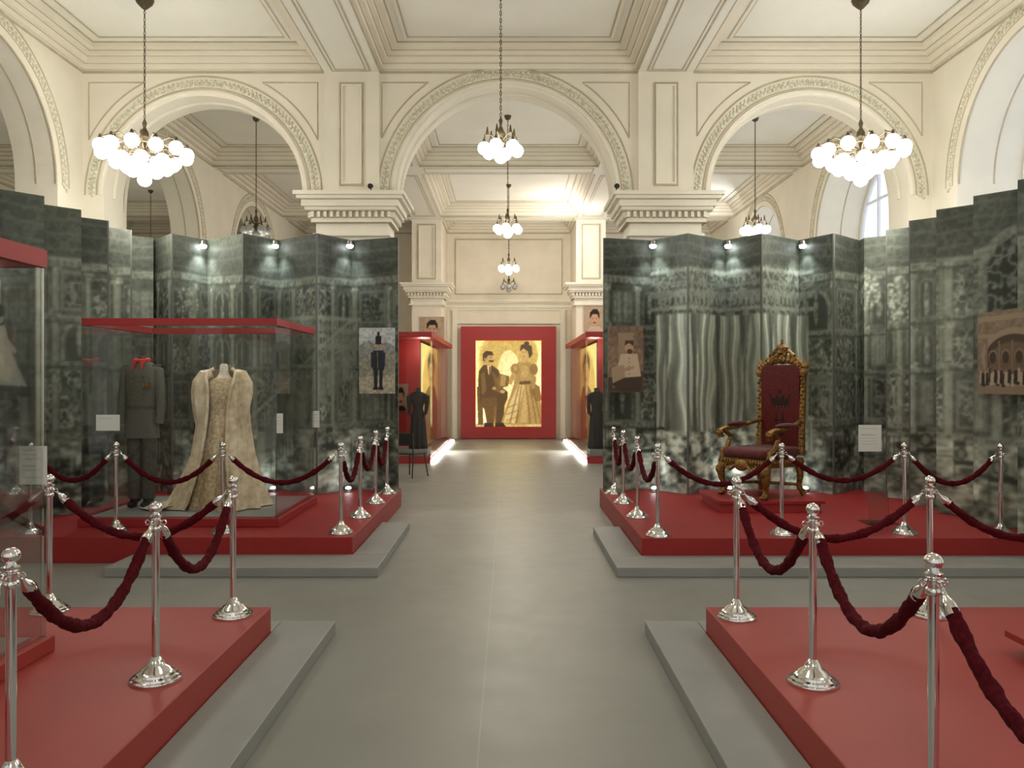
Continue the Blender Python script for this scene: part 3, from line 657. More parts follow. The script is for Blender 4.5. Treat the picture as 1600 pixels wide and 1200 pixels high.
for sg in (-1,1):
    sd='left' if sg<0 else 'right'
    loc=(sg*2.25,20.6,0)
    t=thing('showcase','long red glass-fronted showcase with glowing yellow panel along the %s side of the corridor'%sd,'showcase',loc)
    y0,y1=(-3.0,3.3)
    gx=-sg*.53
    bx_=sg*.53
    a,b=sorted((gx,bx_))
    part('plinth',MB().box(a,b,y0,y1,0,.14),'redpaint',t,.01)
    part('canopy',MB().box(a-.03,b+.03,y0-.03,y1+.03,2.78,2.90),'redpaint',t,.01)
    part('back_panel',MB().box(bx_-.02,bx_+.02,y0,y1,.14,2.78),'redpaint',t,smooth=False)
    part('divider',MB().box(min(bx_,gx*.30),max(bx_,gx*.30),y0+1.2,y0+1.24,.14,2.78),'redpaint',t,smooth=False)
    part('glass_side',MB().box(gx-.006,gx+.006,y0,y1,.14,2.78),'glass',t,smooth=False)
    part('glass_end',MB().box(a,b,y0-.006,y0+.006,.14,2.78),'glass',t,smooth=False)
    part('inner_stand',MB().box(-.3,.45,y0+.15,y0+1.1,.14,.3) if sg<0 else MB().box(-.45,.3,y0+.15,y0+1.1,.14,.3),'step',t,.01)
    x=gx*.35
    if sg<0: sheet('portrait_print',(x,y0+1.25),(x,y1-.1),.2,2.72,lit_portrait(3,False),0,1,'dimlit',t,res=.02)
    else: sheet('portrait_print',(x,y1-.1),(x,y0+1.25),.2,2.72,lit_portrait(6,True),0,1,'dimlit',t,res=.02)
    xa,xb=sorted((bx_-sg*.06,bx_-sg*.42))
    sheet('photo_print',(xa,y0+1.18),(xb,y0+1.18),1.1,1.75,poster(9,False)*.8,0,1,'photo',t,res=.02)
    part('light_strip',MB().box(min(gx,gx-sg*.09),max(gx,gx-sg*.09),y0,y1,.0,.06),'strip',t,smooth=False)
    light('showcase_light','POINT',(loc[0]-sg*.3,18.3,2.6),14,(1,.92,.75),.1)
    light('strip_light','AREA',(loc[0]-sg*.9,20.5,.3),10,(1,.96,.85),.8,(loc[0]-sg*1.2,20.5,0))
    D=23.075; xs=(wx(656,D),wx(694,D)) if sg<0 else (wx(912,D),wx(946,D)); zz=(wz(534,D),wz(495,D)) if sg<0 else (wz(518,D),wz(478,D))
    o=sheet('photo_panel',(xs[0],D),(xs[1],D),zz[0],zz[1],poster(7+sg,sg>0),0,1,'photo',res=.012)
    tag(o,'pale portrait photograph of a dark-haired %s on the %s far pier'%('man' if sg<0 else 'woman',sd),'photograph')

def black_dress(label,x,y,z,sc=1.,rz=0):
    t=thing('black_dress',label,'dress',(x,y,z),rz)
    n=48; rg=[]
    for zz,rx,ry,fo in ((0,.20,.20,.10),(.25,.18,.18,.09),(.55,.165,.16,.06),(.75,.15,.14,.03),(.87,.115,.10,0),(.95,.12,.10,0),(1.08,.165,.12,0),(1.2,.18,.11,0),(1.25,.14,.09,0),(1.28,.06,.06,0),(1.36,.05,.05,0)):
        rg.append([(rx*(1+fo*math.cos(9*2*PI*j/n))*math.cos(2*PI*j/n),ry*(1+fo*math.cos(9*2*PI*j/n))*math.sin(2*PI*j/n),zz) for j in range(n)])
    part('gown',MB().rings(rg),'blackcloth',t)
    for s in (-1,1): part('sleeve',MB().tube([(s*.13,0,1.2),(s*.19,0,1.16),(s*.20,-.02,.98),(s*.18,-.06,.8),(s*.13,-.11,.74)],[.05,.075,.05,.038,.03],10),'blackcloth',t)
    part('collar',MB().lathe([(.062,1.26),(.06,1.33),(.07,1.35)],16),'trouser',t)
    return t
black_dress('black dress on a headless form in the end of the left showcase',-2.04,18.0,.3)
black_dress('black dress on a headless form in the end of the right showcase',1.98,18.0,.3)

# ================================================================== GOWN CASE
def case(label,x0,x1,y0,y1,z0,htop,loc,rim=.075,m='red'):
    t=thing('glass_case',label,'glass case',loc)
    a,b,c,d=x0-loc[0],x1-loc[0],y0-loc[1],y1-loc[1]
    part('plinth',MB().box(a-.04,b+.04,c-.04,d+.04,0,.09),m,t,.006)
    part('inner_floor',MB().box(a+.05,b-.05,c+.05,d-.05,.09,.1),'step',t,smooth=False)
    part('top_rim',MB().frame(a-.01,b+.01,c-.01,d+.01,htop-rim,htop,.06),'redpaint',t,smooth=False)
    for nm_,q in (('front',(a,b,c,c+.008)),('rear',(a,b,d-.008,d)),('side',(a,a+.008,c+.008,d-.008)),('side',(b-.008,b,c+.008,d-.008))):
        part('glass_pane',MB().box(*q,.09,htop-rim),'glass',t,smooth=False)
    for xx in (a,b):
        for yy in (c,d): part('corner_joint',MB().box(xx-.007,xx+.007,yy-.007,yy+.007,.09,htop-rim),'acryl',t,smooth=False)
    return t
case('large red-rimmed glass case holding the cream gown and the dark tunic',-4.56,-2.49,8.57,10.2,.26,2.23,(-3.52,9.4,.26))
case('red-rimmed glass case cropped by the left edge of the photo',-4.4,-2.67,2.6,4.6,.26,2.31,(-3.46,3.6,.26),.10,'rednear')
gx,gy,gz=wx(350,9.35),9.35,.36
t=thing('court_gown','cream and gold court gown with open trained robe on a headless form','gown',(gx,gy,gz))
n=120
def ring(z,rx,ry,fo,nf,ph,cx=0,cy=0): return [(cx+rx*(1+fo*math.cos(nf*2*PI*j/n+ph)+fo*.5*math.cos((nf+5)*2*PI*j/n+ph*2))*math.cos(2*PI*j/n),cy+ry*(1+fo*math.cos(nf*2*PI*j/n+ph)+fo*.5*math.cos((nf+5)*2*PI*j/n))*math.sin(2*PI*j/n),z) for j in range(n)]
prof=[(0,.40,.36,.07),(.15,.36,.33,.065),(.4,.30,.28,.055),(.7,.24,.22,.04),(.95,.19,.165,.02),(1.08,.165,.135,0),(1.14,.16,.13,0),(1.25,.17,.14,0),(1.36,.18,.145,0),(1.45,.17,.12,0),(1.49,.12,.09,0)]
part('dress',MB().rings([ring(z,rx,ry,fo,14,.3,0,-.02*(1-z/1.5)) for z,rx,ry,fo in prof]),'gown',t)
part('mannequin_neck',MB().lathe([(.12,1.47),(.075,1.51),(.05,1.56),(.048,1.64),(.03,1.66)],20,sq=(1,.8)),'lace',t)
def robe_ring(z,rx,ry,op,fo,nf,m=96,ox=0,oy=0):
    out=[]
    for j in range(m+1):
        a=-PI/2+op+(2*PI-2*op)*j/m; k=1+fo*math.cos(nf*a)+fo*.4*math.sin(nf*1.7*a)
        lean=-.12*max(0,(.5-z))*max(0,-math.cos(a))*2
        out.append((ox+rx*k*math.cos(a)+lean,oy+ry*k*math.sin(a),z))
    return out
rp=[(1.60,.11,.08,1.3,0,9),(1.565,.19,.11,1.0,0,9),(1.50,.255,.15,.72,.01,9),(1.36,.285,.18,.50,.03,11),(1.15,.285,.20,.42,.045,13),(.9,.305,.25,.40,.055,13),(.6,.345,.33,.42,.06,13),(.3,.42,.42,.46,.07,13),(.10,.48,.48,.5,.08,13),(.012,.53,.53,.54,.08,13)]
part('robe',MB().rings([robe_ring(z,rx,ry,op,fo,nf,ox=-.01,oy=.02) for z,rx,ry,op,fo,nf in rp],closed=False),'robe',t)
for idx in (0,96): part('robe_trim',MB().tube([robe_ring(z,rx,ry,op,fo,nf,ox=-.01,oy=.02)[idx] for z,rx,ry,op,fo,nf in rp],[.022]*len(rp),8),'robe',t)
for s in (-1,1):
    part('sleeve',MB().tube([(s*.14,.0,1.55),(s*.215,-.02,1.52),(s*.265,-.04,1.43),(s*.275,-.06,1.32),(s*.265,-.08,1.2),(s*.25,-.08,1.05),(s*.24,-.07,.9)],[.05,.075,.082,.078,.068,.06,.045],20,mod=lambda i,a:1+(.03+.02*i)*math.cos(6*a)),'robe',t)
TR=[[(-.02+(.40+i*.047)*1.05*math.cos(a),-.05+(.40+i*.047)*.62*math.sin(a),.012+.10*(1-min(i,9)/9)+.012*math.sin(9*a+i*.5)*(1.25-i/10)) for a in [R(146)+R(84)*j/40 for j in range(41)]] for i in range(11)]
part('train',MB().rings(TR[:10],closed=False),'robe',t)
part('lace_hem',MB().rings([[(x,y,z+.005) for x,y,z in r_] for r_ in TR[8:]],closed=False),'lace',t)
mb=MB()
for k in range(9): mb.ell((0,-.145,1.40-k*.035),(.010,.01,.010),8,5)
part('bodice_trim',mb,'robe',t)
tx,ty=wx(222,9.3),9.3
t=thing('military_tunic','dark olive military tunic with red collar and trousers on a stand','uniform',(tx,ty,.36))
n=48
def er(z,rx,ry,cx=0): return [(cx+rx*math.copysign(abs(math.cos(2*PI*j/n))**.85,math.cos(2*PI*j/n)),ry*math.copysign(abs(math.sin(2*PI*j/n))**.85,math.sin(2*PI*j/n)),z) for j in range(n)]
part('jacket',MB().rings([er(z,a,b) for z,a,b in ((.80,.20,.135),(.95,.185,.125),(1.1,.16,.115),(1.2,.155,.11),(1.35,.178,.12),(1.5,.188,.12),(1.6,.18,.10),(1.66,.12,.08),(1.70,.07,.065))]),'tunic',t)
for s in (-1,1):
    sl=part('sleeve',MB().tube([(s*.14,0,1.615),(s*.19,0,1.58),(s*.21,0,1.4),(s*.225,-.01,1.2),(s*.22,-.04,.98)],[.045,.058,.053,.05,.045],14),'tunic',t)
    part('cuff',MB().tube([(s*.2205,-.035,1.05),(s*.22,-.042,.965)],[.051,.05],14),'tunic',sl)
    part('epaulette',MB().box(*sorted((s*.10,s*.215)),-.035,.035,1.635,1.65),'tunic',t,.006)
    part('trouser_leg',MB().tube([(s*.075,0,.9),(s*.08,0,.5),(s*.075,0,.10)],[.095,.085,.075],14),'trouser',t)
    part('boot',MB().tube([(s*.075,0,.2),(s*.075,0,.06)],[.066,.06],14).ell((s*.075,-.07,.04),(.045,.11,.04)),'black',t)
part('collar',MB().tube([(.072*math.cos(2*PI*k/24),.062*math.sin(2*PI*k/24),1.70+.012*math.sin(2*PI*k/24)) for k in range(24)],[.026]*24,8,loop=True),'redcloth',t)
part('neck_form',MB().lathe([(.055,1.68),(.05,1.73),(.035,1.75)],16),'trouser',t)
part('collar_tab',MB().add([(-.08,-.075,1.70),(-.012,-.092,1.70),(-.05,-.125,1.58)],[(0,1,2)]),'redcloth',t,smooth=False)
part('collar_tab',MB().add([(.08,-.075,1.70),(.012,-.092,1.70),(.05,-.125,1.58)],[(0,1,2)]),'redcloth',t,smooth=False)
part('belt',MB().rings([er(1.13,.162,.119),er(1.17,.160,.117)]),'trouser',t)
for s in (-1,1):
    for k in range(6): part('button',MB().ell((s*(.045+.008*k/2),-.121,1.2+k*.062),(.010,.008,.010),8,5),'gold',t)
for k in range(4): part('medal',MB().box(.065+k*.024,.084+k*.024,-.127,-.114,1.40,1.44).ell((.0745+k*.024,-.124,1.385),(.011,.006,.012),8,5),'gold',t)

# ================================================================== THRONE
t=thing('throne','tall gilded throne with crimson velvet back and padded arms','throne',(3.17,9.98,.40),R(-56)); t.scale=(1.08,1.16,1.)
mb=MB().box(-.33,.33,-.34,.28,.37,.47)
for k in range(17): mb.ell((-.32+k*.04,-.345,.43),(.018,.014,.030),8,5)
for s in (-1,1):
    for k in range(14): mb.ell((s*.333,-.28+k*.042,.43),(.012,.018,.030),8,5)
mb.ell((0,-.35,.39),(.10,.025,.07)); 
for s in (-1,1): mb.tube([(s*.08,-.35,.39),(s*.16,-.35,.33),(s*.22,-.35,.36),(s*.2,-.35,.40)],[.025,.022,.018,.01],8)
part('seat_frame',mb,'gold',t,.008)
part('seat',MB().box(-.31,.31,-.34,.25,.47,.60),'crim',t,.055,seg=4)
for s in (-1,1):
    part('leg',MB().tube([(s*.29,-.29,.42),(s*.32,-.33,.32),(s*.31,-.32,.2),(s*.28,-.28,.1),(s*.30,-.32,.03)],[.055,.052,.036,.028,.038],12).ell((s*.30,-.335,.03),(.045,.055,.03)).ell((s*.32,-.36,.32),(.04,.03,.055)),'gold',t)
    part('leg',MB().tube([(s*.28,.25,.42),(s*.29,.27,.25),(s*.27,.27,.12),(s*.30,.32,.02)],[.045,.036,.03,.036],12),'gold',t)
    ar=part('arm',MB().tube([(s*.28,.29,.92),(s*.32,.15,.88),(s*.345,-.05,.83),(s*.35,-.24,.82),(s*.35,-.32,.79),(s*.345,-.31,.73),(s*.34,-.26,.73)],[.028,.028,.03,.032,.036,.03,.022],10).tube([(s*.345,-.26,.81),(s*.335,-.15,.72),(s*.335,-.2,.60),(s*.33,-.29,.54),(s*.32,-.28,.45)],[.03,.028,.028,.032,.04],10).ell((s*.35,-.31,.775),(.045,.04,.05)),'gold',t)
    part('arm_pad',MB().ell((s*.338,-.03,.875),(.045,.17,.035)),'crim',ar)
part('stretcher',MB().tube([(-.28,-.27,.14),(-.1,-.02,.15),(.27,.26,.14)],.02,8).tube([(.28,-.27,.14),(.1,-.02,.15),(-.27,.26,.14)],.02,8).ell((0,0,.18),(.04,.04,.05)),'gold',t)
BY=.29
mb=MB()
def stile(x): return [(x,BY,.5),(x,BY+.01,.9),(x,BY+.03,1.3),(x*.97,BY+.05,1.5)]
for s in (-1,1):
    mb.tube(stile(s*.29),[.04,.034,.034,.036],10)
    for k in range(20): mb.ell((s*(.29+.022*(k%2)),BY-.02+.0015*k,.58+k*.048),(.022,.022,.024),7,5)
    mb.ell((s*.31,BY+.02,1.53),(.05,.04,.06)); mb.lathe([(.02,1.56),(.045,1.6),(.03,1.64),(.012,1.69)],10,c=(s*.31,BY+.04,0))
top=[(.29*math.cos(a)*-1,BY+.04,1.48+.20*math.sin(a)) for a in [PI*i/16 for i in range(17)]]
mb.tube(top,.036,10)
for i,p_ in enumerate(top): mb.ell((p_[0],p_[1]-.03,p_[2]+.02),(.028,.02,.03),8,5)
mb.box(-.28,.28,BY-.02,BY+.03,.5,.6)
part('back_frame',mb,'gold',t)
p=Pic(0,100,0,220,1.6,(.32,.07,.06)); p.tex(.25,6,2)
em=(.14,.05,.04); gd=(.40,.26,.12)
p.poly([(28,108),(72,108),(72,114),(28,114)],em,0); p.poly([(28,107),(24,82),(36,92),(40,78),(50,90),(60,78),(64,92),(76,82),(72,107)],em,0); p.ell(50,72,5,6,em,0); p.ell(24,80,4,4,em,0); p.ell(76,80,4,4,em,0)
for k in range(5): p.ell(32+9*k,111,1.8,1.8,gd,0)
for x in (40,57): p.poly([(x-2,130),(x+3,130),(x+3,170),(x-2,170)],em,0)
p.poly([(34,146),(66,146),(66,150),(34,150)],em,0)
p.ell(50,185,14,5,em,0)
sheet('back_upholstery',(-.265,BY-.005),(.265,BY-.005),.58,1.62,p.a,0,1,'photo',t,res=.006,th=.04,edge=(.05,.005,.005))
mb=MB()
mb.ell((0,BY+.04,1.70),(.10,.03,.07))
for s in (-1,1):
    mb.tube([(s*.02,BY+.03,1.76),(s*.09,BY+.03,1.80),(s*.16,BY+.03,1.74),(s*.15,BY+.03,1.67),(s*.1,BY+.03,1.68)],[.02,.025,.026,.022,.014],8)
    mb.tube([(s*.13,BY+.03,1.70),(s*.21,BY+.03,1.70),(s*.26,BY+.03,1.63),(s*.24,BY+.03,1.57),(s*.2,BY+.03,1.6)],[.022,.024,.024,.02,.012],8)
    for k in range(4): mb.ell((s*(.05+.06*k),BY+.02,1.75-.035*k),(.03,.025,.035),8,5)
part('crest',mb,'gold',t)
mb=MB().lathe([(.075,1.77),(.08,1.79),(.07,1.81),(.085,1.84),(.06,1.87),(.02,1.89)],16,c=(0,BY+.03,0),sq=(1,.6)).ell((0,BY+.03,1.90),(.018,.018,.02),8,6).box(-.006,.006,BY+.024,BY+.036,1.9,1.95).box(-.018,.018,BY+.024,BY+.036,1.925,1.937)
for k in range(5): mb.ell((-.07+.035*k,BY-.01,1.81+.02*(k%2)),(.012,.012,.018),7,5)
part('crown_finial',mb,'gold',t)
light('throne_light','SPOT',(2.2,8.2,4.6),40,(1,.95,.85),.15,(3.1,10,1.3),40,.7)
light('gown_light','SPOT',(-3.2,8.0,5.0),85,(1,.94,.84),.15,(-3.4,9.4,1.2),38,.8)

# ================================================================== INFORMATION PLACARDS
def lines_card(W,H,seed):
    p=Pic(0,W,0,H,1.5,(.84,.86,.84)); rg=random.Random(seed)
    for k in range(int(H/7)-2):
        p.poly([(W*.12,8+k*7),(W*(.6+.28*rg.random()),8+k*7),(W*.8,9.4+k*7),(W*.12,9.4+k*7)],(.74,.76,.74),0)
    return p.a
D=8.75
t=thing('label_stand','clear acrylic stand with white tilted text card beside the throne','label stand',(wx(1375,D),D,.26))
part('foot',MB().box(-.17,.17,-.1,.16,0,.012),'acryl',t,.003)
part('panel',MB().add([(-.11,.02,.012),(.12,.02,.012),(.02,-.02,1.02),(-.20,-.02,1.02),(-.11,.032,.012),(.12,.032,.012),(.02,-.008,1.02),(-.20,-.008,1.02)],[(0,1,2,3),(4,7,6,5),(0,4,5,1),(1,5,6,2),(2,6,7,3),(3,7,4,0)]),'acryl',t)
sheet('text_card',(-.25,-.035),(.0,-.035),.79,1.08,lines_card(50,60,2),0,1,'photo',t,res=.008,th=.005,edge=(.7,.7,.7))
def card(px0,px1,py0,py1,D,label,seed):
    o=sheet('text_card',(wx(px0,D),D),(wx(px1,D),D),wz(py1,D),wz(py0,D),lines_card(px1-px0+10,py1-py0+10,seed),0,1,'photo',res=.008,th=.004,edge=(.7,.7,.7)); tag(o,label,'text card')
card(150,187,648,673,8.565,'small white text card on the front glass before the tunic',3)
card(30,73,697,757,4.59,'white text card on the rear glass of the cropped left case',4)
card(488,499,642,668,10.9,'narrow white text card on the screen right of the gown',5)
card(432,442,646,677,8.565,'narrow white text card on the front corner of the gown case',6)

# ================================================================== STANCHIONS AND ROPES
st=thing('rope_post','x','rope post',(0,0,0),0,'chrome rope posts')
part('base',MB().lathe([(.0,0),(.128,0),(.130,.008),(.127,.016),(.116,.02),(.113,.03),(.098,.036),(.094,.046),(.075,.056),(.066,.07),(.046,.08),(.036,.1),(.028,.115),(.02,.125)],36),'chrome',st)
part('pole',MB().lathe([(.0195,.12),(.0195,.80)],20),'chrome',st)
part('collar',MB().lathe([(.019,.775),(.027,.78),(.029,.79),(.027,.80),(.022,.805),(.022,.815),(.034,.82),(.034,.83),(.022,.835),(.022,.845)],24),'chrome',st)
for k in range(4):
    a=PI/2*k; c=(.042*math.cos(a),.042*math.sin(a),.822)
    part('hook_ring',MB().tube([(c[0]+.012*math.cos(b)*math.cos(a),c[1]+.012*math.cos(b)*math.sin(a),c[2]+.012*math.sin(b)) for b in [2*PI*j/12 for j in range(12)]],.0035,6,loop=True),'chrome',st)
part('finial',MB().lathe([(.022,.84),(.032,.85),(.033,.857),(.02,.864),(.016,.87),(.026,.876),(.034,.892),(.034,.905),(.026,.92),(.012,.928),(.0,.93)],24),'chrome',st)
used=False
posts={}
def post(key,x,y,label):
    global used
    loc=(x,y,.26); posts[key]=loc
    if not used: st.location=loc; st['label']=label; used=True
    else: dup(st,loc,0,label,'chrome rope posts')
post('L1',-4.9,8.2,'chrome rope post nearest the side wall on the gown platform')
post('L2',-4.06,8.27,'chrome rope post on the gown platform in front of the dark tunic')
post('L3',-2.94,8.22,'chrome rope post on the gown platform in front of the gown')
post('L4',-1.72,8.19,'chrome rope post at the front corridor corner of the gown platform')
post('L5',-1.70,9.15,'second chrome rope post from the front along the gown platform corridor edge')
post('L6',-1.70,10.2,'third chrome rope post from the front along the gown platform corridor edge')
post('L7',-1.68,11.05,'farthest chrome rope post along the gown platform corridor edge')
post('R1',1.50,8.05,'chrome rope post at the front corridor corner of the throne platform')
post('R2',1.47,9.15,'second chrome rope post from the front along the throne platform corridor edge')
post('R3',1.46,10.2,'third chrome rope post from the front along the throne platform corridor edge')
post('R4',1.45,11.05,'farthest chrome rope post along the throne platform corridor edge')
post('R5',2.77,8.12,'chrome rope post on the throne platform directly before the throne')
post('R6',4.04,8.17,'chrome rope post on the throne platform beside the acrylic label stand')
post('R7',4.97,8.08,'chrome rope post near the right edge of the photo on the throne platform')
post('NL1',-1.83,5.31,'chrome rope post at the far corridor corner of the near left platform')
post('NL2',-1.84,4.17,'large chrome rope post midway along the near left platform corridor edge')
post('NL3',-1.885,3.03,'chrome rope post cut by the bottom left corner of the photo')
post('NL4',-3.1,5.40,'chrome rope post on the near left platform seen behind the cropped glass case')
post('NL5',-4.35,5.40,'chrome rope post farthest left on the back edge of the near left platform')
post('NL6',-2.0,1.9,'chrome rope post closest to the viewer on the near left platform')
post('NR1',1.50,5.27,'chrome rope post at the far corridor corner of the near right platform')
post('NR2',1.57,4.13,'large chrome rope post midway along the near right platform corridor edge')
post('NR3',1.555,2.93,'tallest looking chrome rope post cut by the bottom of the photo on the right')
post('NR4',2.80,5.32,'chrome rope post partly hidden behind the large foreground post on the right')
post('NR5',4.05,5.32,'chrome rope post farthest right on the back edge of the near right platform')
post('NR6',1.66,1.8,'chrome rope post closest to the viewer on the near right platform')
def rope(a,b,label,sag=.30):
    A=Vector(posts[a])+Vector((0,0,.815)); B=Vector(posts[b])+Vector((0,0,.815)); d=(B-A).normalized(); A+=d*.05; B-=d*.05
    mid=(A+B)/2; t=thing('velvet_rope',label,'rope',tuple(mid),0,'crimson velvet barrier ropes')
    N=84; L=(B-A).length
    def P(q):
        p=A+(B-A)*q-mid; s=1-(2*q-1)**2; s=s*.85+.15*math.sin(PI*q); p.z-=sag*s; return p
    ph=random.random()*6
    qa=.05
    pts=[P(qa+(1-2*qa)*i/N) for i in range(N+1)]
    rr=[.0265*(1+.07*math.sin(i*.9+ph)+.05*math.sin(i*2.3+ph*2)) for i in range(N+1)]
    part('cord',MB().tube(pts,rr,14,mod=lambda i,an:1+.10*math.cos(2*an+i*.45)+.04*math.cos(5*an-i*1.1)),'rope',t)
    for q0,q1 in ((0.0,qa+.012),(1.0,1-qa-.012)):
        e=[P(q0+(q1-q0)*k/6) for k in range(7)]
        part('rope_end',MB().tube(e,[.007,.008,.012,.022,.026,.027,.027],12),'chrome',t)
for a,b,l,s in (('L1','L2','crimson velvet rope between the side wall and the tunic on the gown platform',.28),
 ('L2','L3','crimson velvet rope strung before the space between tunic and gown',.30),
 ('L3','L4','crimson velvet rope from before the gown to the corridor corner',.30),
 ('L4','L5','crimson velvet rope nearest on the gown platform corridor edge',.33),
 ('L5','L6','crimson velvet rope in the middle of the gown platform corridor edge',.32),
 ('L6','L7','crimson velvet rope farthest along the gown platform corridor edge',.36),
 ('R1','R2','crimson velvet rope nearest on the throne platform corridor edge',.32),
 ('R2','R3','crimson velvet rope in the middle of the throne platform corridor edge',.32),
 ('R3','R4','crimson velvet rope farthest along the throne platform corridor edge',.36),
 ('R1','R5','crimson velvet rope hanging before the left front of the throne',.30),
 ('R5','R6','crimson velvet rope hanging between the throne and the acrylic label stand',.27),
 ('R6','R7','crimson velvet rope right of the acrylic label stand on the throne platform',.30),
 ('NL1','NL2','crimson velvet rope along the far corridor edge of the near left platform',.36),
 ('NL2','NL3','large crimson velvet rope in the left foreground on the corridor edge',.34),
 ('NL3','NL6','crimson velvet rope running out of the photo at the lower left',.34),
 ('NL1','NL4','crimson velvet rope across the back edge of the near left platform',.30),
 ('NL4','NL5','crimson velvet rope seen through the cropped glass case at left edge',.30),
 ('NR1','NR2','crimson velvet rope along the far corridor edge of the near right platform',.36),
 ('NR2','NR3','large crimson velvet rope between the two foreground posts at right',.34),
 ('NR3','NR6','thick crimson velvet rope leaving the photo at the lower right',.36),
 ('NR1','NR4','crimson velvet rope across the back edge of the near right platform',.30),
 ('NR4','NR5','crimson velvet rope leaving the photo at the right edge, middle height',.30)): rope(a,b,l,s)

# ================================================================== CHANDELIERS
def chain(mb,z0,z1):
    n=int((z1-z0)/.045)
    for i in range(n):
        z=z0+(i+.5)*(z1-z0)/n; pts=[]
        for k in range(10):
            a=2*PI*k/10; x=.011*math.cos(a); zz=z+.027*math.sin(a); pts.append((x,0,zz) if i%2 else (0,x,zz))
        mb.tube(pts,.0048,5,loop=True)
    return mb
def big_chandelier():
    t=thing('chandelier','x','chandelier',(0,0,ZC))
    H=ZC-4.80
    part('ceiling_rose',MB().lathe([(.03,-.12),(.06,-.09),(.10,-.05),(.12,-.0)],20),'brass',t)
    part('chain',chain(MB(),-H+.42,-.1),'brass',t)
    part('stem',MB().lathe([(.01,-H+.45),(.03,-H+.40),(.018,-H+.34),(.05,-H+.28),(.055,-H+.22),(.02,-H+.18),(.025,-H+.1),(.06,-H+.04),(.07,-H-.02),(.04,-H-.08),(.02,-H-.16),(.03,-H-.2)],18),'brass',t)
    part('hoop',MB().tube([(.36*math.cos(2*PI*k/40),.36*math.sin(2*PI*k/40),-H+.07) for k in range(40)],.012,8,loop=True),'brass',t)
    def arm(a,r,z,up):
        c,s=math.cos(a),math.sin(a)
        part('arm',MB().tube([(c*.03,s*.03,-H+.05),(c*r*.4,s*r*.4,-H+.15*up-.02),(c*r*.8,s*r*.8,-H+.17*up),(c*r,s*r,z+.11)],.010,7).lathe([(.035,z+.075),(.025,z+.1),(.012,z+.14)],12,c=(c*r,s*r,0)),'brass',t)
        part('globe',MB().ell((c*r,s*r,z),.090,20,12),'globe',t)
    for k in range(12): arm(2*PI*k/12+.15,.53,-H+.02*(k%2),1)
    for k in range(8): arm(2*PI*k/8+.3,.34,-H-.13,.5)
    for k in range(4):
        a=2*PI*k/4+.4; part('globe',MB().ell((.14*math.cos(a),.14*math.sin(a),-H-.23),.090,20,12),'globe',t)
    part('globe',MB().ell((0,0,-H-.34),.090,20,12),'globe',t)
    for k in range(5):
        a=2*PI*k/5; part('candle_finial',MB().lathe([(.01,-H+.07),(.022,-H+.1),(.012,-H+.14),(.018,-H+.18),(.004,-H+.22)],10,c=(.36*math.cos(a),.36*math.sin(a),0)),'brass',t)
    return t
def small_chandelier(gm='globe'):
    t=thing('chandelier','x','chandelier',(0,0,ZC)); H=ZC-4.68
    part('ceiling_rose',MB().lathe([(.02,-.08),(.05,-.06),(.07,-.0)],16),'brass',t)
    part('chain',chain(MB(),-H+.36,-.07),'brass',t)
    part('stem',MB().lathe([(.008,-H+.40),(.025,-H+.36),(.012,-H+.3),(.045,-H+.22),(.04,-H+.18),(.016,-H+.15),(.05,-H+.08),(.02,-H+.0),(.02,-H-.05)],16),'brass',t)
    for k in range(6):
        a=2*PI*k/6+.26; c,s=math.cos(a),math.sin(a)
        part('arm',MB().tube([(c*.02,s*.02,-H+.1),(c*.12,s*.12,-H+.17),(c*.2,s*.2,-H+.17),(c*.21,s*.21,-H+.09)],.008,7).lathe([(.034,-H+.06),(.02,-H+.09),(.01,-H+.12)],12,c=(c*.21,s*.21,0)),'brass',t)
        part('globe',MB().ell((c*.21,s*.21,-H),.080,18,10),gm,t)
        part('candle_finial',MB().lathe([(.01,-H+.17),(.02,-H+.19),(.006,-H+.27)],8,c=(c*.17,s*.17,0)),'brass',t)
    part('globe',MB().ell((0,0,-H-.09),.080,18,10),gm,t)
    return t
G='hanging globe chandeliers'
b=big_chandelier(); b.location=(-4.78,10.5,ZC); b['label']='big lit globe chandelier hanging over the gown platform'; b['group']=G
dup(b,(4.62,10.5,ZC),.2,'big lit globe chandelier hanging over the throne platform',G)
s1=small_chandelier(); s1.location=(-.1,9.9,ZC); s1['label']='lit chandelier hanging in the central arch, nearest of the corridor row'; s1['group']=G
dup(s1,(-.02,15.1,ZC),.1,'second lit chandelier along the corridor row',G)
dup(s1,(0,20.4,ZC),.2,'third lit chandelier along the corridor row',G)
dup(s1,(4.68,15.2,ZC),.3,'small lit chandelier seen through the right arch',G)
dup(s1,(4.84,20.4,ZC),.3,'far chandelier chain hanging behind the throne screen',G)
u=small_chandelier('globe_off'); u.location=(-4.8,15.2,ZC); u['label']='unlit chandelier seen through the left arch'; u['group']=G
dup(u,(0,24.4,ZC),.3,'unlit chandelier before the end wall above the red picture',G)
dup(u,(-9.4,21.0,ZC),.3,'unlit chandelier in the far left aisle behind the arcade',G)
for x,y,e in ((-4.78,10.5,42),(4.62,10.5,42),(-.1,9.9,40),(0,15.1,50),(0,20.4,60),(4.68,15.2,50),(4.84,20.4,35),(-4.8,15.2,34),(-4.8,20.4,30),(-9.4,13.0,55),(-9.4,20.0,45)):  # points below lit chandeliers, an unlit one and spots without any
    light('chandelier_and_aisle_light','POINT',(x,y,4.0),e,(1,.945,.81),.25)
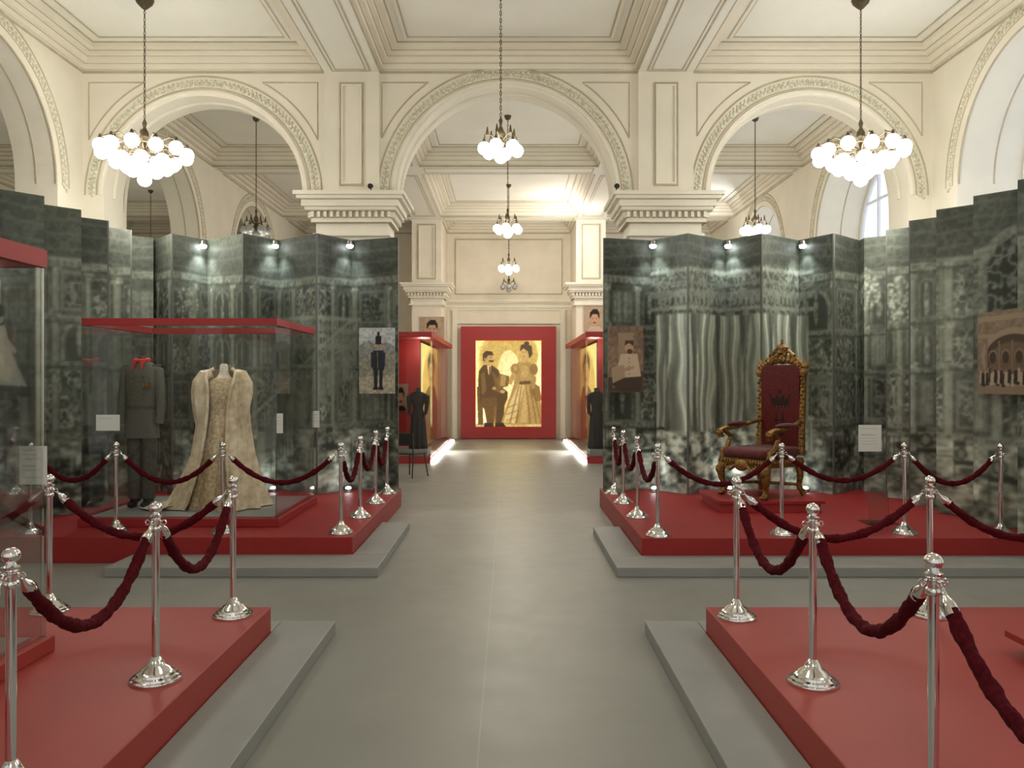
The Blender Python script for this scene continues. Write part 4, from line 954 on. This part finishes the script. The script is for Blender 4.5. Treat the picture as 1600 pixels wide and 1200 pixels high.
for x,y,e in ((-4.0,4.4,70),(4.0,4.4,70),(0,4.4,70),(0,-.8,70)):
    light('bay_light','POINT',(x,y,4.4),e,(1,.955,.84),.4)
light('window_light','AREA',(6.2,21,5.6),60,(.95,.95,1),1.5,(2,23,5))
light('added_pier_light','POINT',(1.55,21.6,5.9),90,(1,.97,.88),.15)  # added point without a fitting, brightens the right pier and ceiling
light('end_light','POINT',(0,22.8,4.6),30,(1,.95,.84),.3)

bs=None
for x,y,z,l in ((-2.05,11.9,4.63,'small black spotlight on the left central capital'),(1.60,11.9,4.63,'small black spotlight on the right central capital')):
    if bs is None:
        bs=thing('track_spotlight',l,'spotlight',(x,y,z),0,'capital spotlights')
        part('foot',MB().lathe([(.04,0),(.04,.012),(.01,.02),(.01,.06)],12),'black',bs)
        part('housing',MB().tube([(0,.05,.10),(0,-.02,.085),(0,-.07,.07)],[.03,.035,.04],12),'black',bs)
    else: dup(bs,(x,y,z),0,l,'capital spotlights')

# ================================================================== BLACK CHAIR
t=thing('chair','small black metal chair standing beside the left showcase','chair',(wx(643,15.2),15.2,0),R(150))
part('seat',MB().box(-.2,.2,-.2,.2,.43,.46),'black',t,.01)
part('backrest',MB().box(-.19,.19,.195,.215,.62,.84),'black',t,.01)
for s in (-1,1):
    part('leg',MB().tube([(s*.17,-.17,.44),(s*.22,-.23,0)],.012,8),'black',t)
    part('leg',MB().tube([(s*.18,.205,.84),(s*.18,.19,.44),(s*.21,.26,0)],.012,8),'black',t)

# ================================================================== WORLD + CAMERA
w=bpy.data.worlds.new('world'); S.world=w; w.use_nodes=True
w.node_tree.nodes['Background'].inputs[0].default_value=(1,.97,.90,1); w.node_tree.nodes['Background'].inputs[1].default_value=.75
cam=bpy.data.cameras.new('camera'); co=bpy.data.objects.new('camera',cam); C.objects.link(co); S.camera=co
co.location=(0,0,EYE); co.rotation_euler=(PI/2,0,0); cam.sensor_width=36; cam.lens=F/1600*36
cam.shift_x=5/1600; cam.shift_y=-5/1600; cam.clip_end=100; cam.clip_start=.05
